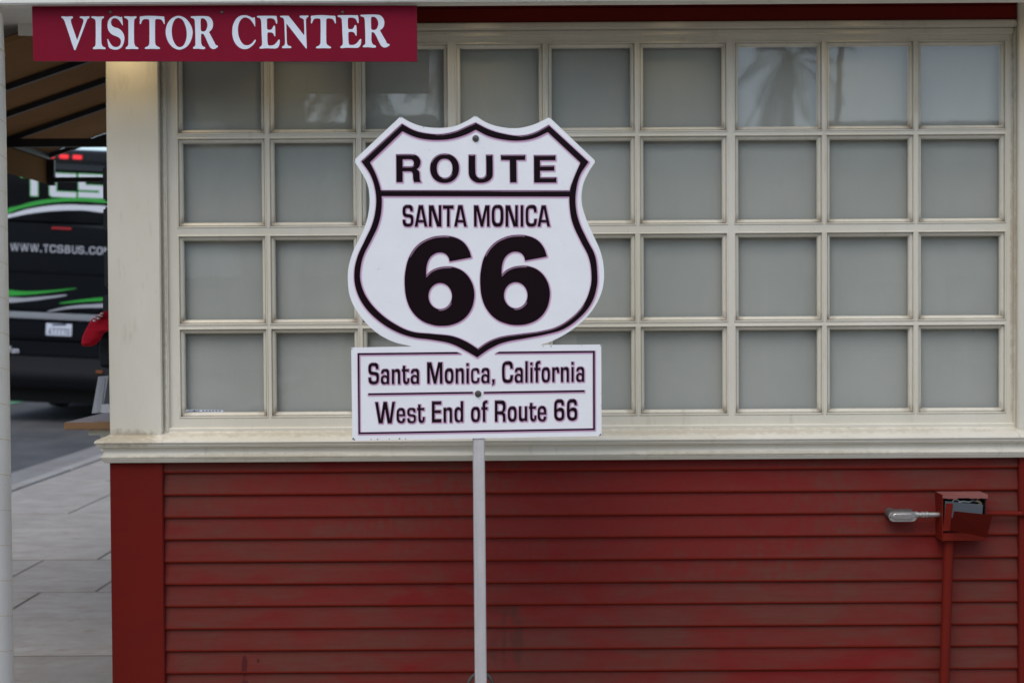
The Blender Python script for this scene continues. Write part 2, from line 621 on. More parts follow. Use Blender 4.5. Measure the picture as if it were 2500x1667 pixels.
def ring(txt, seg=6):
    """'x,y x,yc ...' -> closed smooth outline; c marks a corner"""
    P, C = [], []
    for w in txt.split():
        c = w.endswith('c')
        x, y = (w[:-1] if c else w).split(',')
        P.append((float(x), float(y)))
        C.append(c)
    P = np.array(P)
    n = len(P)
    out = []
    for i in range(n):
        j = (i + 1) % n
        a, b = P[i], P[j]
        L = np.hypot(*(b - a))
        if C[i] and C[j]:
            out.append(a)
            continue
        ta = P[j] - P[i - 1]
        tb = P[(j + 1) % n] - P[i]
        ta = (b - a) / max(L, 1e-6) if C[i] else ta / max(np.hypot(*ta), 1e-6)
        tb = (b - a) / max(L, 1e-6) if C[j] else tb / max(np.hypot(*tb), 1e-6)
        c1, c2 = a + ta * L * .36, b - tb * L * .36
        for k in range(seg):
            t = k / seg
            out.append((1 - t) ** 3 * a + 3 * (1 - t) ** 2 * t * c1 + 3 * (1 - t) * t * t * c2 + t ** 3 * b)
    return np.array(out)


def sup(cx, cy, rx, ry, e=2.0, k=48):
    t = np.arange(k) * 2 * np.pi / k
    c, s = np.cos(t), np.sin(t)
    return np.stack([cx + rx * np.sign(c) * np.abs(c) ** (2 / e), cy + ry * np.sign(s) * np.abs(s) ** (2 / e)], 1)


def rect(x0, y0, x1, y1):
    return np.array([(x0, y0), (x1, y0), (x1, y1), (x0, y1)], float)


def poly(txt):
    return np.array([tuple(map(float, w.split(','))) for w in txt.split()])


ZO = {'A': (140, 30, 220 / 2352), 'B': (340, 30, 220 / 2352), 'C': (550, 30, 220 / 2352), 'D': (740, 30, 220 / 2352),
      'E': (960, 360, 200 / 2352), 'F': (1160, 360, 200 / 2352), 'G': (970, 490, 200 / 2352), 'H': (1150, 490, 200 / 2352),
      'I': (880, 870, 180 / 2352), 'J': (1030, 870, 200 / 2352), 'K': (1215, 870, 220 / 2352), 'L': (900, 960, 230 / 2352),
      'M': (1130, 960, 300 / 2352), 'N': (840, 260, 660 / 1725), 'O': (840, 820, 660 / 2352), 'S': (980, 560, 250 / 1568),
      'Z': (0, 350, 300 / 941), 'X': (0, 0, 1)}


def zm(z, rings):
    ox, oy, s = ZO[z]
    return [np.array(r) * s + (ox, oy) for r in rings]


def norm(rings):
    A = np.concatenate(rings)
    lo, hi = A.min(0), A.max(0)
    return [(r - lo) / (hi - lo) for r in rings]


def put(g, z, x0, x1, y0, y1, rot=False):
    rs = []
    for r in g:
        q = 1 - r if rot else r
        rs.append(q * (x1 - x0, y1 - y0) + (x0, y0))
    return zm(z, rs)


G = {}
# serif capitals of the long board
V_ = [ring("110,145 108,128 125,118 250,124 385,118 408,135 400,165 358,200 360,250 375,320 520,740c 680,270 683,225 660,180 595,155 588,130 605,118 720,122 825,118 845,135 835,155 785,195 770,230 480,985 458,998 440,985 200,270 160,190")]
I_ = [ring("895,150 895,128 915,117 1100,125 1200,117 1220,135 1212,158 1165,195 1152,260 1152,780 1170,870 1195,905 1250,930 1265,955 1250,972 1100,968 950,972 932,955 945,925 985,895 1002,830 1002,260 990,210 960,180")]
S_ = [ring("1690,130 1715,345c 1703,350 1600,205 1500,165 1430,195 1402,280 1430,360 1500,405 1600,435 1690,510 1745,620 1750,740 1700,890 1620,965 1520,985 1420,970 1350,925 1325,830 1305,715c 1322,708 1380,810 1450,895 1530,918 1610,895 1655,830 1660,750 1630,690 1560,645 1450,600 1370,535 1325,450 1313,350 1330,240 1390,155 1490,108 1570,115 1650,140c 1675,128")]
T_ = [ring("30,120 640,120 655,140 665,310 650,322 625,270 590,215 540,192 440,192 420,215 415,270 415,760 430,860 470,895 530,930 545,950 525,966 340,964 165,966 147,945 170,920 225,895 260,845 267,760 267,270 255,205 230,192 130,192 85,220 60,275 35,320 15,305 20,220")]
O_ = [ring("1040,105 1200,165 1320,300 1385,450 1393,580 1350,750 1260,890 1140,965 1040,985 930,955 820,870 740,740 695,580 700,430 760,270 880,150"),
      ring("1040,160 1130,210 1200,340 1235,480 1240,640 1205,790 1140,890 1050,918 970,880 900,770 860,640 848,480 870,330 920,220 980,168")]
R_ = [ring("1350,150 1350,125 1375,115 1780,115 1870,165 1920,260 1925,370 1890,460 1820,525c 1960,790 2000,865 2045,880 2055,905 2020,940 1950,970 1880,950 1830,890 1720,650 1680,585 1650,570 1620,580 1615,640 1615,780 1635,865 1670,900 1715,920 1725,945 1710,968 1640,972 1540,962 1420,962 1405,940 1420,915 1455,890 1468,830 1455,300 1440,200 1405,170"),
      ring("1610,185 1650,168 1710,185 1765,260 1782,350 1765,430 1720,500 1640,510 1612,480 1605,400")]
C_ = [ring("770,145 782,300 780,395c 730,300 650,200 570,155 500,148 430,185 365,280 335,400 335,520 355,640 410,770 490,855 570,872 630,860 710,805 765,735 785,725 798,748 775,800 710,880 610,950 510,972 420,955 310,880 230,760 190,620 185,470 210,330 280,190 380,110 500,88 600,105 710,158c 755,140")]
E_ = [ring("835,140 830,118 850,105 1330,105 1345,125 1358,295 1345,310 1328,300 1300,225 1250,180 1170,165 1105,175 1090,200 1088,330 1095,440 1115,465 1160,468 1210,455 1240,410 1262,365 1280,360 1297,375 1305,450 1308,560 1302,640 1285,635 1262,580 1225,545 1160,535 1110,545 1100,580 1100,700 1110,830 1130,870 1180,880 1260,865 1330,810 1385,735 1408,720 1422,740 1418,830 1395,900 1350,945 1290,955 1050,950 915,958 895,935 910,912 950,880 962,820 950,550 940,280 925,190 890,160")]
N_ = [ring("1435,130 1435,110 1455,103 1650,103 1665,115 2060,615c 2065,560 2055,250 2040,190 1960,150 1945,130 1950,103 2060,98 2165,97 2175,115 2160,135 2115,180 2108,250 2115,600 2128,945 2118,957 2100,945 1620,330 1605,315 1597,335 1603,600 1610,800 1635,870 1700,895 1727,920 1715,942 1600,945 1495,945 1480,928 1495,900 1545,865 1560,800 1550,450 1540,250 1525,180 1480,150")]
BOARD = [zm('A', V_), zm('A', I_), zm('A', S_), zm('A', [I_[0] + (853, -2)]), zm('B', T_), zm('B', O_), zm('B', R_),
         zm('C', C_), zm('C', E_), zm('C', N_), zm('D', [T_[0] + (190, -17)]), zm('D', [E_[0] * (1.04, 1) + (38, -15)]),
         zm('D', [(r - (1350, 115)) * (1.075, 1.0) + (1500, 75) for r in R_])]
# heavy sans of the shield
ROUTE = [zm('E', [ring("85,205c 550,205 690,250 775,370 775,480 735,575 675,628c 740,690 755,780 765,920 800,1000c 595,1000c 572,900 565,790 540,715 490,692 270,692c 270,1000c 90,1000c"),
                  ring("268,348c 510,348 575,395 590,455 570,525 510,552 268,552c")]),
         zm('E', [sup(1473, 605, 415, 420, 2.15), sup(1475, 605, 226, 275, 2.25)]),
         zm('F', [ring("-187,215c 0,215c 8,740 40,830 90,870 165,880 250,860 310,780 318,700 312,215c 497,215c 505,700 490,850 410,950 290,1005 160,1022 20,1005 -100,930 -170,820 -187,680")]),
         zm('F', [poly("738,222 1435,218 1435,365 1180,368 1188,1005 1002,1008 992,368 742,365")]),
         zm('F', [poly("1685,228 2305,225 2305,372 1862,375 1862,530 2265,527 2270,668 1862,672 1862,862 2328,862 2330,1010 1690,1012")])]
SIX = zm('S', [ring("1070,430c 1030,310 940,190 800,120 620,100 430,135 250,240 120,420 60,640 50,850 80,1070 160,1250 300,1390 470,1460 620,1478 790,1455 950,1375 1060,1240 1110,1080 1110,920 1050,760 940,640 800,580 690,572 560,590 450,640 378,708c 385,570 430,445 510,375 590,355 670,375 720,430 738,492c"), sup(594, 1022, 180, 200)])
SIXES = [SIX, [r + (184.3, -2) for r in SIX]]
# narrow square sans
G['S'] = norm([ring("447,305c 372,305c 365,250 340,222 300,215 250,225 232,270 228,330 245,370 300,382 380,395 440,430 462,500 462,620 440,690 390,735 310,750 220,735 170,690 150,600 150,545c 225,545c 232,610 260,650 310,655 365,645 388,600 388,540 370,500 310,480 230,470 175,430 150,360 150,240 175,165 230,125 300,118 380,130 430,170 447,240")])
G['A'] = norm([poly("615,125 730,125 860,745 782,745 755,628 600,628 577,745 498,745"), poly("678,235 742,548 615,548")])
G['N'] = norm([poly("905,130 1030,130 1185,605 1188,130 1262,130 1265,745 1140,745 985,275 985,745 905,745")])
G['T'] = norm([poly("1310,130 1610,130 1610,235 1500,235 1500,745 1425,745 1425,235 1310,235")])
G['M'] = norm([poly("80,130 200,130 310,560 410,130 525,130 530,745 455,745 450,270 345,745 275,745 160,280 160,745 85,745")])
G['O'] = norm([sup(760, 435, 170, 315, 2.9), sup(757, 430, 88, 210, 3.2)])
G['o'] = norm([sup(780, 555, 125, 223, 2.7), sup(780, 560, 59, 135, 2.7)])
G['I'] = norm([rect(0, 0, 1, 10)])
G['C'] = norm([ring("1880,335c 1805,335c 1800,270 1775,232 1725,222 1665,235 1642,300 1640,550 1655,620 1690,648 1740,650 1785,635 1805,590 1810,520c 1885,520c 1880,620 1855,700 1800,740 1720,750 1630,730 1585,670 1568,560 1565,330 1580,220 1630,145 1720,118 1810,130 1860,180 1878,260")])
G['G'] = norm([ring("1880,335c 1805,335c 1800,270 1775,232 1725,222 1665,235 1642,300 1640,550 1655,620 1690,648 1740,650 1785,635 1805,590 1805,520c 1740,520c 1740,430c 1885,430c 1880,620 1855,700 1800,740 1720,750 1630,730 1585,670 1568,560 1565,330 1580,220 1630,145 1720,118 1810,130 1860,180 1878,260")])
G['a'] = norm([ring("730,545c 655,545c 665,470 700,410 780,392 860,405 905,460 915,540 915,880c 838,880c 838,855c 800,880 745,887 685,865 652,800 648,730 665,650 710,600 770,590 820,605 845,620c 840,530 820,490 785,480 750,490 732,520"), sup(780, 738, 60, 76, 2.3)])
G['n'] = norm([ring("998,405c 1072,405c 1074,435c 1110,405 1160,392 1220,405 1255,450 1265,520 1267,878c 1192,878c 1190,550 1175,505 1140,488 1100,500 1078,545 1078,878c 1002,878c")])
G['t'] = norm([ring("1350,290c 1425,290c 1425,395c 1540,395c 1540,480c 1428,480c 1430,750 1445,785 1470,795 1490,770 1495,690c 1558,690c 1555,780 1530,850 1470,885 1410,870 1370,820 1358,750 1352,480c 1318,480c 1318,395c 1350,395c")])
G['i'] = norm([rect(1275, 188, 1342, 272), rect(1278, 335, 1345, 772)])
G[','] = norm([ring("2015,650c 2083,650c 2083,750 2065,800 2012,825c 2010,785c 2035,760 2035,735c 2015,735c")])
G['f'] = norm([ring("990,675c 990,358c 955,358c 955,285c 985,285c 985,210 1000,150 1045,112 1105,110c 1105,185c 1070,188 1052,215 1050,285c 1105,285c 1105,358c 1050,358c 1052,675c")])
G['r'] = norm([ring("1422,280c 1480,280c 1482,300c 1510,278 1550,270 1590,300 1603,360 1603,428c 1550,428c 1545,370 1520,348 1495,365 1484,410 1484,665c 1425,665c")])
G['e'] = norm([ring("912,570c 755,570c 760,640 785,680 815,685 840,665 852,618c 912,618c 900,690 860,735 805,743 745,725 705,670 697,580 697,510 710,420 750,370 805,357 865,375 900,430 910,500"), ring("755,515c 755,470 775,435 805,425 835,440 850,480 855,515c")])
G['d'] = norm([ring("2295,190c 2358,190c 2358,715c 2300,715c 2298,690c 2270,718 2225,725 2165,690 2142,600 2140,480 2155,390 2195,345 2240,340 2275,355 2295,380c"), sup(2250, 540, 50, 128, 2.6)])
G['W'] = norm([poly("160,212 230,212 302,640 370,205 450,205 528,640 590,205 655,205 575,745 475,745 410,380 350,745 250,745")])
G['E'] = norm([poly("1578,192 1808,190 1808,272 1645,275 1645,412 1800,412 1800,488 1645,490 1645,635 1812,635 1812,722 1578,725")])
G['R'] = norm([ring("612,130c 740,130 795,150 818,205 818,290 800,340 780,362 805,385 815,430 818,540c 768,540c 765,440 752,408 720,400 662,400c 662,540c 612,540c"), ring("660,198c 730,198 762,220 768,265 755,320 725,335 660,335c")])
G['6'] = norm([ring("1935,228c 1888,228c 1885,195 1865,178 1835,178 1805,190 1795,240 1795,300c 1830,275 1870,272 1915,290 1937,340 1940,430 1925,490 1880,520 1840,524 1785,505 1752,450 1745,370 1745,260 1755,170 1790,120 1845,108 1900,120 1930,165"), sup(1845, 400, 48, 62, 2.8)])
G['U'] = norm([ring("0,0c 22,0c 22,70 30,84 50,88 70,84 78,70 78,0c 100,0c 100,75 85,98 50,104 15,98 0,75")])
G['B'] = norm([ring("0,0c 60,0 90,10 95,28 80,46c 97,60 98,85 80,98 55,102 0,102c"), rect(24, 17, 66, 40), rect(24, 58, 70, 85)])
G['.'] = norm([rect(0, 0, 1, 1)])


def line(spec):
    out = []
    for w in spec.split():
        ch, z, x0, x1, y0, y1 = w.split('|')
        out.append(put(G['n' if ch == 'u' else ('S' if ch == 's' else 'C' if ch == 'c' else 'I' if ch == 'l' else ch)], z, float(x0), float(x1), float(y0), float(y1), ch == 'u'))
    return out


SANTA = line("S|G|150|462|118|750 A|G|498|860|125|745 N|G|905|1265|130|745 T|G|1310|1610|130|745 A|G|1632|1994|125|745 M|H|80|530|130|745 O|H|590|930|118|750 N|H|988|1342|130|745 I|H|1420|1497|130|745 C|H|1565|1885|118|750 A|H|1908|2266|130|742")
LINE1 = line("S|I|250|590|195|887 a|I|648|915|392|887 n|I|998|1267|392|878 t|I|1318|1558|290|885 a|I|1600|1868|383|877 M|J|148|588|160|775 o|J|655|905|332|778 n|J|965|1203|328|772 i|J|1275|1345|188|772 c|J|1410|1648|328|770 a|J|1702|1938|323|768 ,|J|2010|2085|650|825 C|K|112|397|118|690 a|K|440|655|283|687 l|K|720|780|120|675 i|K|848|908|150|675 f|K|955|1105|110|675 o|K|1145|1363|275|677 r|K|1420|1603|270|665 n|K|1645|1857|268|665 i|K|1922|1982|138|662 a|K|2045|2255|264|662")
LINE2 = line("W|L|160|655|205|745 e|L|697|912|357|743 s|L|962|1180|355|742 t|L|1210|1397|272|738 E|L|1578|1812|190|725 n|L|1868|2082|343|725 d|L|2140|2358|190|722 o|M|155|328|253|548 f|M|355|468|130|540 R|M|612|818|130|540 o|M|858|1028|243|540 u|M|1070|1230|245|535 t|M|1265|1405|180|537 e|M|1430|1595|236|537 6|M|1745|1940|108|524 6|M|1990|2187|104|521")
SHIELD_BAND = [zm('N', [ring("838,105c 930,150 1030,178 1120,188 1210,170 1305,120c 1560,355c 1505,440 1480,540 1478,640 1500,740 1550,850 1600,950 1615,1060 1612,1150 1580,1250 1510,1340 1400,1420 1280,1455 1160,1478 1020,1505 930,1545 849,1600c 780,1560 680,1512 560,1488 430,1470 310,1425 200,1350 120,1260 75,1160 65,1060 85,960 130,860 180,750 203,640 200,540 170,440 110,350c 368,112c 450,155 540,175 620,178 710,160 780,130"),
                        ring("840,150c 920,190 1010,212 1110,220 1210,205 1300,165c 1508,360c 1465,460 1440,540 1440,650 1460,750 1510,860 1560,960 1578,1070 1570,1160 1530,1260 1460,1340 1360,1405 1250,1435 1120,1452 1000,1470 920,1500 852,1545c 780,1500 690,1465 560,1450 430,1435 320,1385 220,1310 145,1220 108,1130 103,1050 125,950 175,850 220,750 240,640 235,540 205,440 165,358c 372,160c 450,195 530,212 620,215 700,205 780,180")]),
               zm('N', [poly("225,536 1452,538 1447,576 236,573")])]
FRAME = [zm('O', [poly(t)]) for t in ("118,150 133,150 138,848 125,850", "125,838 2182,803 2182,817 125,852", "2165,130 2180,130 2182,815 2167,815",
                                      "118,150 980,140 1015,154 118,164", "1315,152 1350,137 2180,129 2180,143", "210,499 1118,485 1118,499 210,513", "1217,485 2090,471 2090,486 1217,499")]
PLATE = ring("838,60c 905,102 990,130 1100,140 1200,120 1260,95 1310,70c 1605,350c 1560,420 1525,500 1515,600 1535,690 1580,800 1630,910 1655,1010 1655,1130 1625,1230 1560,1330 1460,1420 1340,1490 1250,1521c 1641,1518c 1643,2101c 53,2131c 45,1537c 435,1531c 300,1495 180,1420 85,1310 40,1220 25,1130 28,1030 60,920 115,810 150,710 163,600 150,500 110,420 62,345c 360,65c 420,100 500,128 600,138 700,128 780,95", 5)
PLATE = zm('N', [PLATE])[0]


def sdf(rings, X, Y):
    D = np.full(X.shape, 1e9)
    ins = np.zeros(X.shape, bool)
    for r in rings:
        for i in range(len(r)):
            ax, ay = r[i]
            bx, by = r[(i + 1) % len(r)]
            ex, ey = bx - ax, by - ay
            L2 = ex * ex + ey * ey
            if L2 < 1e-12:
                continue
            t = np.clip(((X - ax) * ex + (Y - ay) * ey) / L2, 0, 1)
            D = np.minimum(D, (X - ax - t * ex) ** 2 + (Y - ay - t * ey) ** 2)
            if ay != by:
                ins ^= ((ay > Y) != (by > Y)) & (X < ex * (Y - ay) / ey + ax)
    return np.where(ins, -1, 1) * np.sqrt(D)


def field(shapes, res, pad):
    A = np.concatenate([r for s in shapes for r in s])
    lo, hi = A.min(0) - pad, A.max(0) + pad
    xs = np.arange(lo[0], hi[0] + res, res)
    ys = np.arange(lo[1], hi[1] + res, res)
    F = np.full((len(ys), len(xs)), 1e3)
    for s in shapes:
        B = np.concatenate(s)
        l2, h2 = B.min(0) - pad, B.max(0) + pad
        i0, i1 = np.searchsorted(xs, l2[0]), np.searchsorted(xs, h2[0]) + 1
        j0, j1 = np.searchsorted(ys, l2[1]), np.searchsorted(ys, h2[1]) + 1
        X, Y = np.meshgrid(xs[i0:i1], ys[j0:j1])
        F[j0:j1, i0:i1] = np.minimum(F[j0:j1, i0:i1], sdf(s, X, Y))
    return F, xs, ys


def fill(F, xs, ys):
    """region F < 0 as flat polygons in pixel space"""
    inside = F < 0
    c = inside[:-1, :-1].astype(int) + inside[:-1, 1:] + inside[1:, 1:] + inside[1:, :-1]
    V, P = [], []
    for j in range(c.shape[0]):
        row = c[j]
        full = np.flatnonzero(row == 4)
        if len(full):
            br = np.flatnonzero(np.diff(full) > 1)
            st = np.concatenate([[full[0]], full[br + 1]])
            en = np.concatenate([full[br], [full[-1]]])
            for a, b in zip(st, en):
                k = len(V)
                V += [(xs[a], ys[j]), (xs[b + 1], ys[j]), (xs[b + 1], ys[j + 1]), (xs[a], ys[j + 1])]
                P.append((k, k + 1, k + 2, k + 3))
        for i in np.flatnonzero((row > 0) & (row < 4)):
            co = [(xs[i], ys[j], F[j, i]), (xs[i + 1], ys[j], F[j, i + 1]), (xs[i + 1], ys[j + 1], F[j + 1, i + 1]), (xs[i], ys[j + 1], F[j + 1, i])]
            pl = []
            for q in range(4):
                x, y, f = co[q]
                x2, y2, f2 = co[(q + 1) % 4]
                if f < 0:
                    pl.append((x, y))
                if (f < 0) != (f2 < 0):
                    t = f / (f - f2)
                    pl.append((x + (x2 - x) * t, y + (y2 - y) * t))
            if len(pl) >= 3:
                k = len(V)
                V += pl
                P.append(tuple(range(k, k + len(pl))))
    return V, P


def print_on(name, shapes, parent, pm, layers, mats, res=0.8, pad=7, y0=0.0, front=-1):
    """layers: (field function, depth, material index, shift px)"""
    F, xs, ys = field(shapes, res, pad)
    mb = MB()
    for fn, dep, mi, sh in layers:
        V, P = fill(fn(F), xs, ys)
        if not V:
            continue
        uv = pm(np.array(V) + sh)
        mb.add([(a, y0 + front * dep, b) for a, b in uv], P, mi)
    return mb.build(name, mats, parent, local=True, fix=False)


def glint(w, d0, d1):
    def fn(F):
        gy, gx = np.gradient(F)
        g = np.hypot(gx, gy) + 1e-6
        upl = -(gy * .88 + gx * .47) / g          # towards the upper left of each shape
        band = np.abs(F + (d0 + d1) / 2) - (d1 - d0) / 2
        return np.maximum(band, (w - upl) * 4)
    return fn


def ink_layers(h=(3.6, 2.1, 0.6), gl=(0.75, 1.3, 2.5), sh=(1.0, 1.4)):
    return [(lambda F: F - h[0], .0003, 1, sh), (lambda F: F - h[1], .0005, 2, sh), (lambda F: F - h[2], .0007, 3, sh),
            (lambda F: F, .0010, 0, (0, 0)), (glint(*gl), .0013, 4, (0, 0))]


INK = None

# ================================================================== the ground
mb = MB()
mb.add([(-1500, -1500, -.17), (1500, -1500, -.17), (1500, 1500, -.17), (-1500, 1500, -.17)], [(0, 1, 2, 3)])
struct(mb.build('ground', M['asphalt'], fix=False))
mb = MB()
prof = [(-4.65, -.088), (-6.5, .0), (-9.0, .10), (-11.5, .02), (-14.0, -.16)]
ys_ = [-80, -20, 0, 8, 14, 20, 30, 60, 150, 420]
mb.sweep([[(x, y, z) for x, z in prof] for y in ys_], 0, False)
road = struct(mb.build('road', M['asphalt']))
mb = MB()
mb.add([(-9.0, 20.6, .10), (-7.45, 20.6, .038), (-7.45, 21.7, .038), (-9.0, 21.7, .10)], [(0, 1, 2, 3)])
for i in range(4):
    v = mb.v[i]
    mb.v[i] = (v[0], v[1], v[2] + .012)
lane = struct(mb.build('green_lane', M['green_lane'], fix=False))
mb = MB()
y = -20.0
while y < 60:
    mb.add([(-4.65, y, -.088), (-4.05, y, -.105), (-4.05, y + 3.03, -.105), (-4.65, y + 3.03, -.088)], [(0, 1, 2, 3)])
    y += 3.04
struct(mb.build('gutter', M['gutter'], fix=False))
kerb = MB()
y = -20.0
kerb.box(-4.04, -3.93, -20, 60, -.2, -.012)
kb = struct(kerb.build('kerb', M['joint']))
mb = MB()
mb.bevbox(-.075, .075, 0, 1.82, -.16, .004, .018)
k0 = mb.build('kerb_stone', M['kerb'], kb, local=True)
k0.location = (-3.985, -2.0, 0)
for i in range(1, 18):
    inst(k0, kb, (-3.985 + random.uniform(-.004, .004), -2.0 + i * 1.83, random.uniform(-.003, .003)))

sw = MB()
sw.box(-3.91, 9.0, -7, 60, -.16, -.0035)
side = struct(sw.build('sidewalk', M['joint']))
mb = MB()
mb.box(-3.90, 9.0, 19.3, 60, -.003, 0)
mb.box(3.4, 9.0, -7, 19.29, -.003, 0)
mb.box(-3.90, 3.39, -7, -1.01, -.003, 0)
mb.build('sidewalk_field', M['slab'], side, local=True)
rows = [-1, .15, 1.3, 2.45, 3.55, 4.6, 5.73, 7.05, 7.98, 9.82, 11.7, 13.6, 15.5, 17.4, 19.29]
cuts = {6: [-3.2, -2.35, -1.2], 7: [-2.64, -2.08, -.9], 8: [-2.34, -.9], 9: [-3.08, -1.6], 10: [-3.35, -2.2]}
for i in range(len(rows) - 1):
    cs = [-3.90] + cuts.get(i, [-3.90 + 1.15 * (k + (i % 2) * .45) for k in range(1, 7)])
    while cs[-1] < 2.3:
        cs.append(cs[-1] + 1.25)
    cs = [c for c in cs if c < 3.2] + [3.39]
    for j in range(len(cs) - 1):
        g = .011
        if cs[j + 1] - cs[j] < .05:
            continue
        mb = MB()
        h = random.uniform(-.001, .0015)
        mb.bevbox(cs[j] + .007, cs[j + 1] - .007, rows[i] + .015, rows[i + 1] - .015, -.05, h, .002, 0, 1)
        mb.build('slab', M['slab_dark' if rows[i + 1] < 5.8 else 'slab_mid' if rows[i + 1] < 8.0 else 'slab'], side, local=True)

# ================================================================== the visitor centre
YG, YS, YC = 4.985, 4.968, 4.930
bld = thing('visitor_center', 'cream and dark red wooden kiosk with a wide grid window and lap siding', 'building', (0, 4.96, 0))
XL = xa(265, 800, YC)                      # outer left corner
XR = 2.12
z_sill = za(300, 1066, YC)
z_soff = 2.53
# wall body behind the trim
mb = MB()
mb.box(XL + .012, XR, 4.972, 5.06, 0.0, z_sill - .01)
mb.box(XL + .012, xa(405, 600, 4.97), 4.972, 5.06, z_sill - .01, z_soff)
mb.box(xa(2476, 600, 4.97), XR, 4.972, 5.06, z_sill - .01, z_soff)
mb.box(xa(405, 600, 4.97), xa(2476, 600, 4.97), 4.972, 5.06, za(1660, 70, 4.97), z_soff)
mb.build('front_wall', M['dark'], bld)
mb = MB()
mb.box(XL + .012, XL + .08, 5.062, 9.6, 0, z_soff)
mb.build('side_wall', M['cream'], bld)
mb = MB()
mb.box(XR - .07, XR, 5.062, 9.6, 0, z_soff)
mb.build('side_wall', M['cream'], bld)
mb = MB()
mb.box(XL + .082, XR - .072, 9.5, 9.6, 0, z_soff)
mb.build('rear_wall', M['cream'], bld)
# roof and soffit
mb = MB()
mb.box(XL, XR + .5, 4.675, 9.8, z_soff + .02, z_soff + .32)
mb.box(-2.7, XL - .001, 4.675, 5.66, z_soff + .02, z_soff + .32)
mb.box(-2.7, -1.93, 5.662, 6.5, z_soff + .02, z_soff + .32)
mb.build('roof', M['soffit'], bld)
mb = MB()
for k in range(8):
    y0 = 4.69 + k * .0335
    mb.box(-2.5, XR + .5, y0, y0 + .0315, z_soff, z_soff + .018)
mb.build('soffit', M['soffit'], bld)
mb = MB()
mb.box(-2.7, XL + .01, 4.96, 5.66, z_soff, z_soff + .018)
mb.box(-2.7, -1.93, 5.662, 6.5, z_soff, z_soff + .018)
mb.build('soffit', M['white_col'], bld)
mb = MB()
mb.box(-1.95, XL, 5.661, 5.676, z_soff - .045, z_soff + .32)
mb.build('fascia_board', M['white_col'], bld)

# beam along the porch and the round column
zb = za(600, 7.5, 4.60)
mb = MB()
mb.bevbox(-2.6, XR + .6, 4.60, 4.672, zb, zb + .45, .004)
mb.build('porch_beam', M['white_col'], bld, True)
cxr = xa(19, 900, 4.64)
rc = .105
mb = MB()
mb.lathe((cxr - rc, 4.64, 0), (0, 0, 1), [(rc, 0), (rc, .5), (rc, 1.4), (rc, 2.0), (rc * .985, 2.2), (rc * .95, zb - .03), (rc * .90, zb)], 40)
col_o = mb.build('porch_column', M['white_col'], bld, True)
mb = MB()
pts = []
for i in range(700):
    a = i * .18
    zz = .05 + a / (2 * math.pi) * .115
    if zz > 2.25:
        break
    pts.append((cxr - rc + math.cos(-a) * (rc - .0002), 4.64 + math.sin(-a) * (rc - .0002), zz))
mb.tube(pts, .0009, 4)
mb.build('spiral_seam', M['soffit'], col_o)

# pilasters (cream) and corner boards (red)
mb = MB()
mb.bevbox(XL, xa(391, 600, YC), YC, YC + .05, z_sill - .003, z_soff, .003)
mb.build('pilaster', M['cream'], bld, True)
mb = MB()
mb.bevbox(xa(2486, 600, YC), XR, YC, YC + .05, z_sill - .003, z_soff, .003)
mb.build('pilaster', M['cream'], bld, True)
z_ub = za(300, 1131, 4.92)
mb = MB()
mb.bevbox(xa(271, 1400, 4.935), xa(400, 1400, 4.935), 4.935, 4.98, 0.0, z_ub + .006, .003)
mb.build('corner_board', M['red_trim'], bld, True)
mb = MB()
mb.bevbox(xa(2488, 1400, 4.935), XR, 4.935, 4.98, 0.0, z_ub + .006, .003)
mb.build('corner_board', M['red_trim'], bld, True)

# moulded sill that returns round the left corner
PR = [(635, 150), (655, 110), (678, 48), (690, 32), (706, 25), (720, 32), (725, 41), (737, 41), (741, 50), (750, 50), (755, 62), (766, 90),
      (785, 98), (806, 98), (825, 92), (838, 80), (845, 68), (856, 70), (861, 79), (871, 79), (876, 87), (888, 90), (905, 104), (905, 160)]
prz = [(za(300, 900 + a * .2552, 4.90), (148 - b) * .2552 / 709) for a, b in PR]
prz = [(prz[0][0], -.03)] + prz + [(prz[-1][0], -.03)]
path = []
ysil = 4.934
n_ = 24
rings = []
for i in range(n_ + 1):
    x = XR + (XL - XR) * i / n_
    rings.append([(x - (p if i == n_ else 0), ysil - p, z) for z, p in prz])
rings.append([(XL - p, ysil + .5, z) for z, p in prz])
rings.append([(XL - p, 9.4, z) for z, p in prz])
mb = MB()
mb.sweep(rings)
mb.build('window_sill', M['cream'], bld, True)

# lap siding
xl_b, xr_b = xa(401, 1400, 4.95), xa(2487, 1400, 4.95)
zl0, zl9 = za(1300, 1150, 4.95), za(1300, 1640, 4.95)
ex = (zl0 - zl9) / 9
Lb = xr_b - xl_b
mb = MB()
pf = [(.008, ex + .012), (.0005, ex + .012), (-.0145, .0085), (-.0135, .004), (-.009, .0), (.008, .0)]
nseg = 10
for k in range(nseg):
    pass
rings = [[(Lb * k / nseg, a, b_) for a, b_ in pf] for k in range(nseg + 1)]
mb.sweep(rings)
nf = len(pf)
for k in range(nseg):
    for j in (2, 3, 4):
        mb.m[k * nf + j] = 1
cb = mb.build('clapboard', [M['red_board'], M['red_lip']], bld, local=True)
zz = zl0
k = 0
while zz > -0.02:
    o = cb if k == 0 else cb.copy()
    if k:
        COL.objects.link(o)
        o.parent = bld
    o.location = (xl_b, 4.962 - 4.96 + random.uniform(-.0012, .0006), zz + random.uniform(-.0008, .0008))
    o.rotation_euler = (0, random.uniform(-.0004, .0004), 0)
    zz -= ex
    k += 1

# window: three sashes of 3 x 4 panes
P_, p_, w_ = .9705, .3194, .2741
x0 = xa(449.6, 606, YG)
rt = [za(1660, v, YG) for v in (117, 344, 581, 807)]
h_ = .2765
bo = .018
sx0, sx1 = xa(410, 606, YS), xa(2473, 606, YS)
sz0, sz1 = za(1660, 1040, YS), za(1660, 88, YS)
gap = P_ - (2 * p_ + w_)

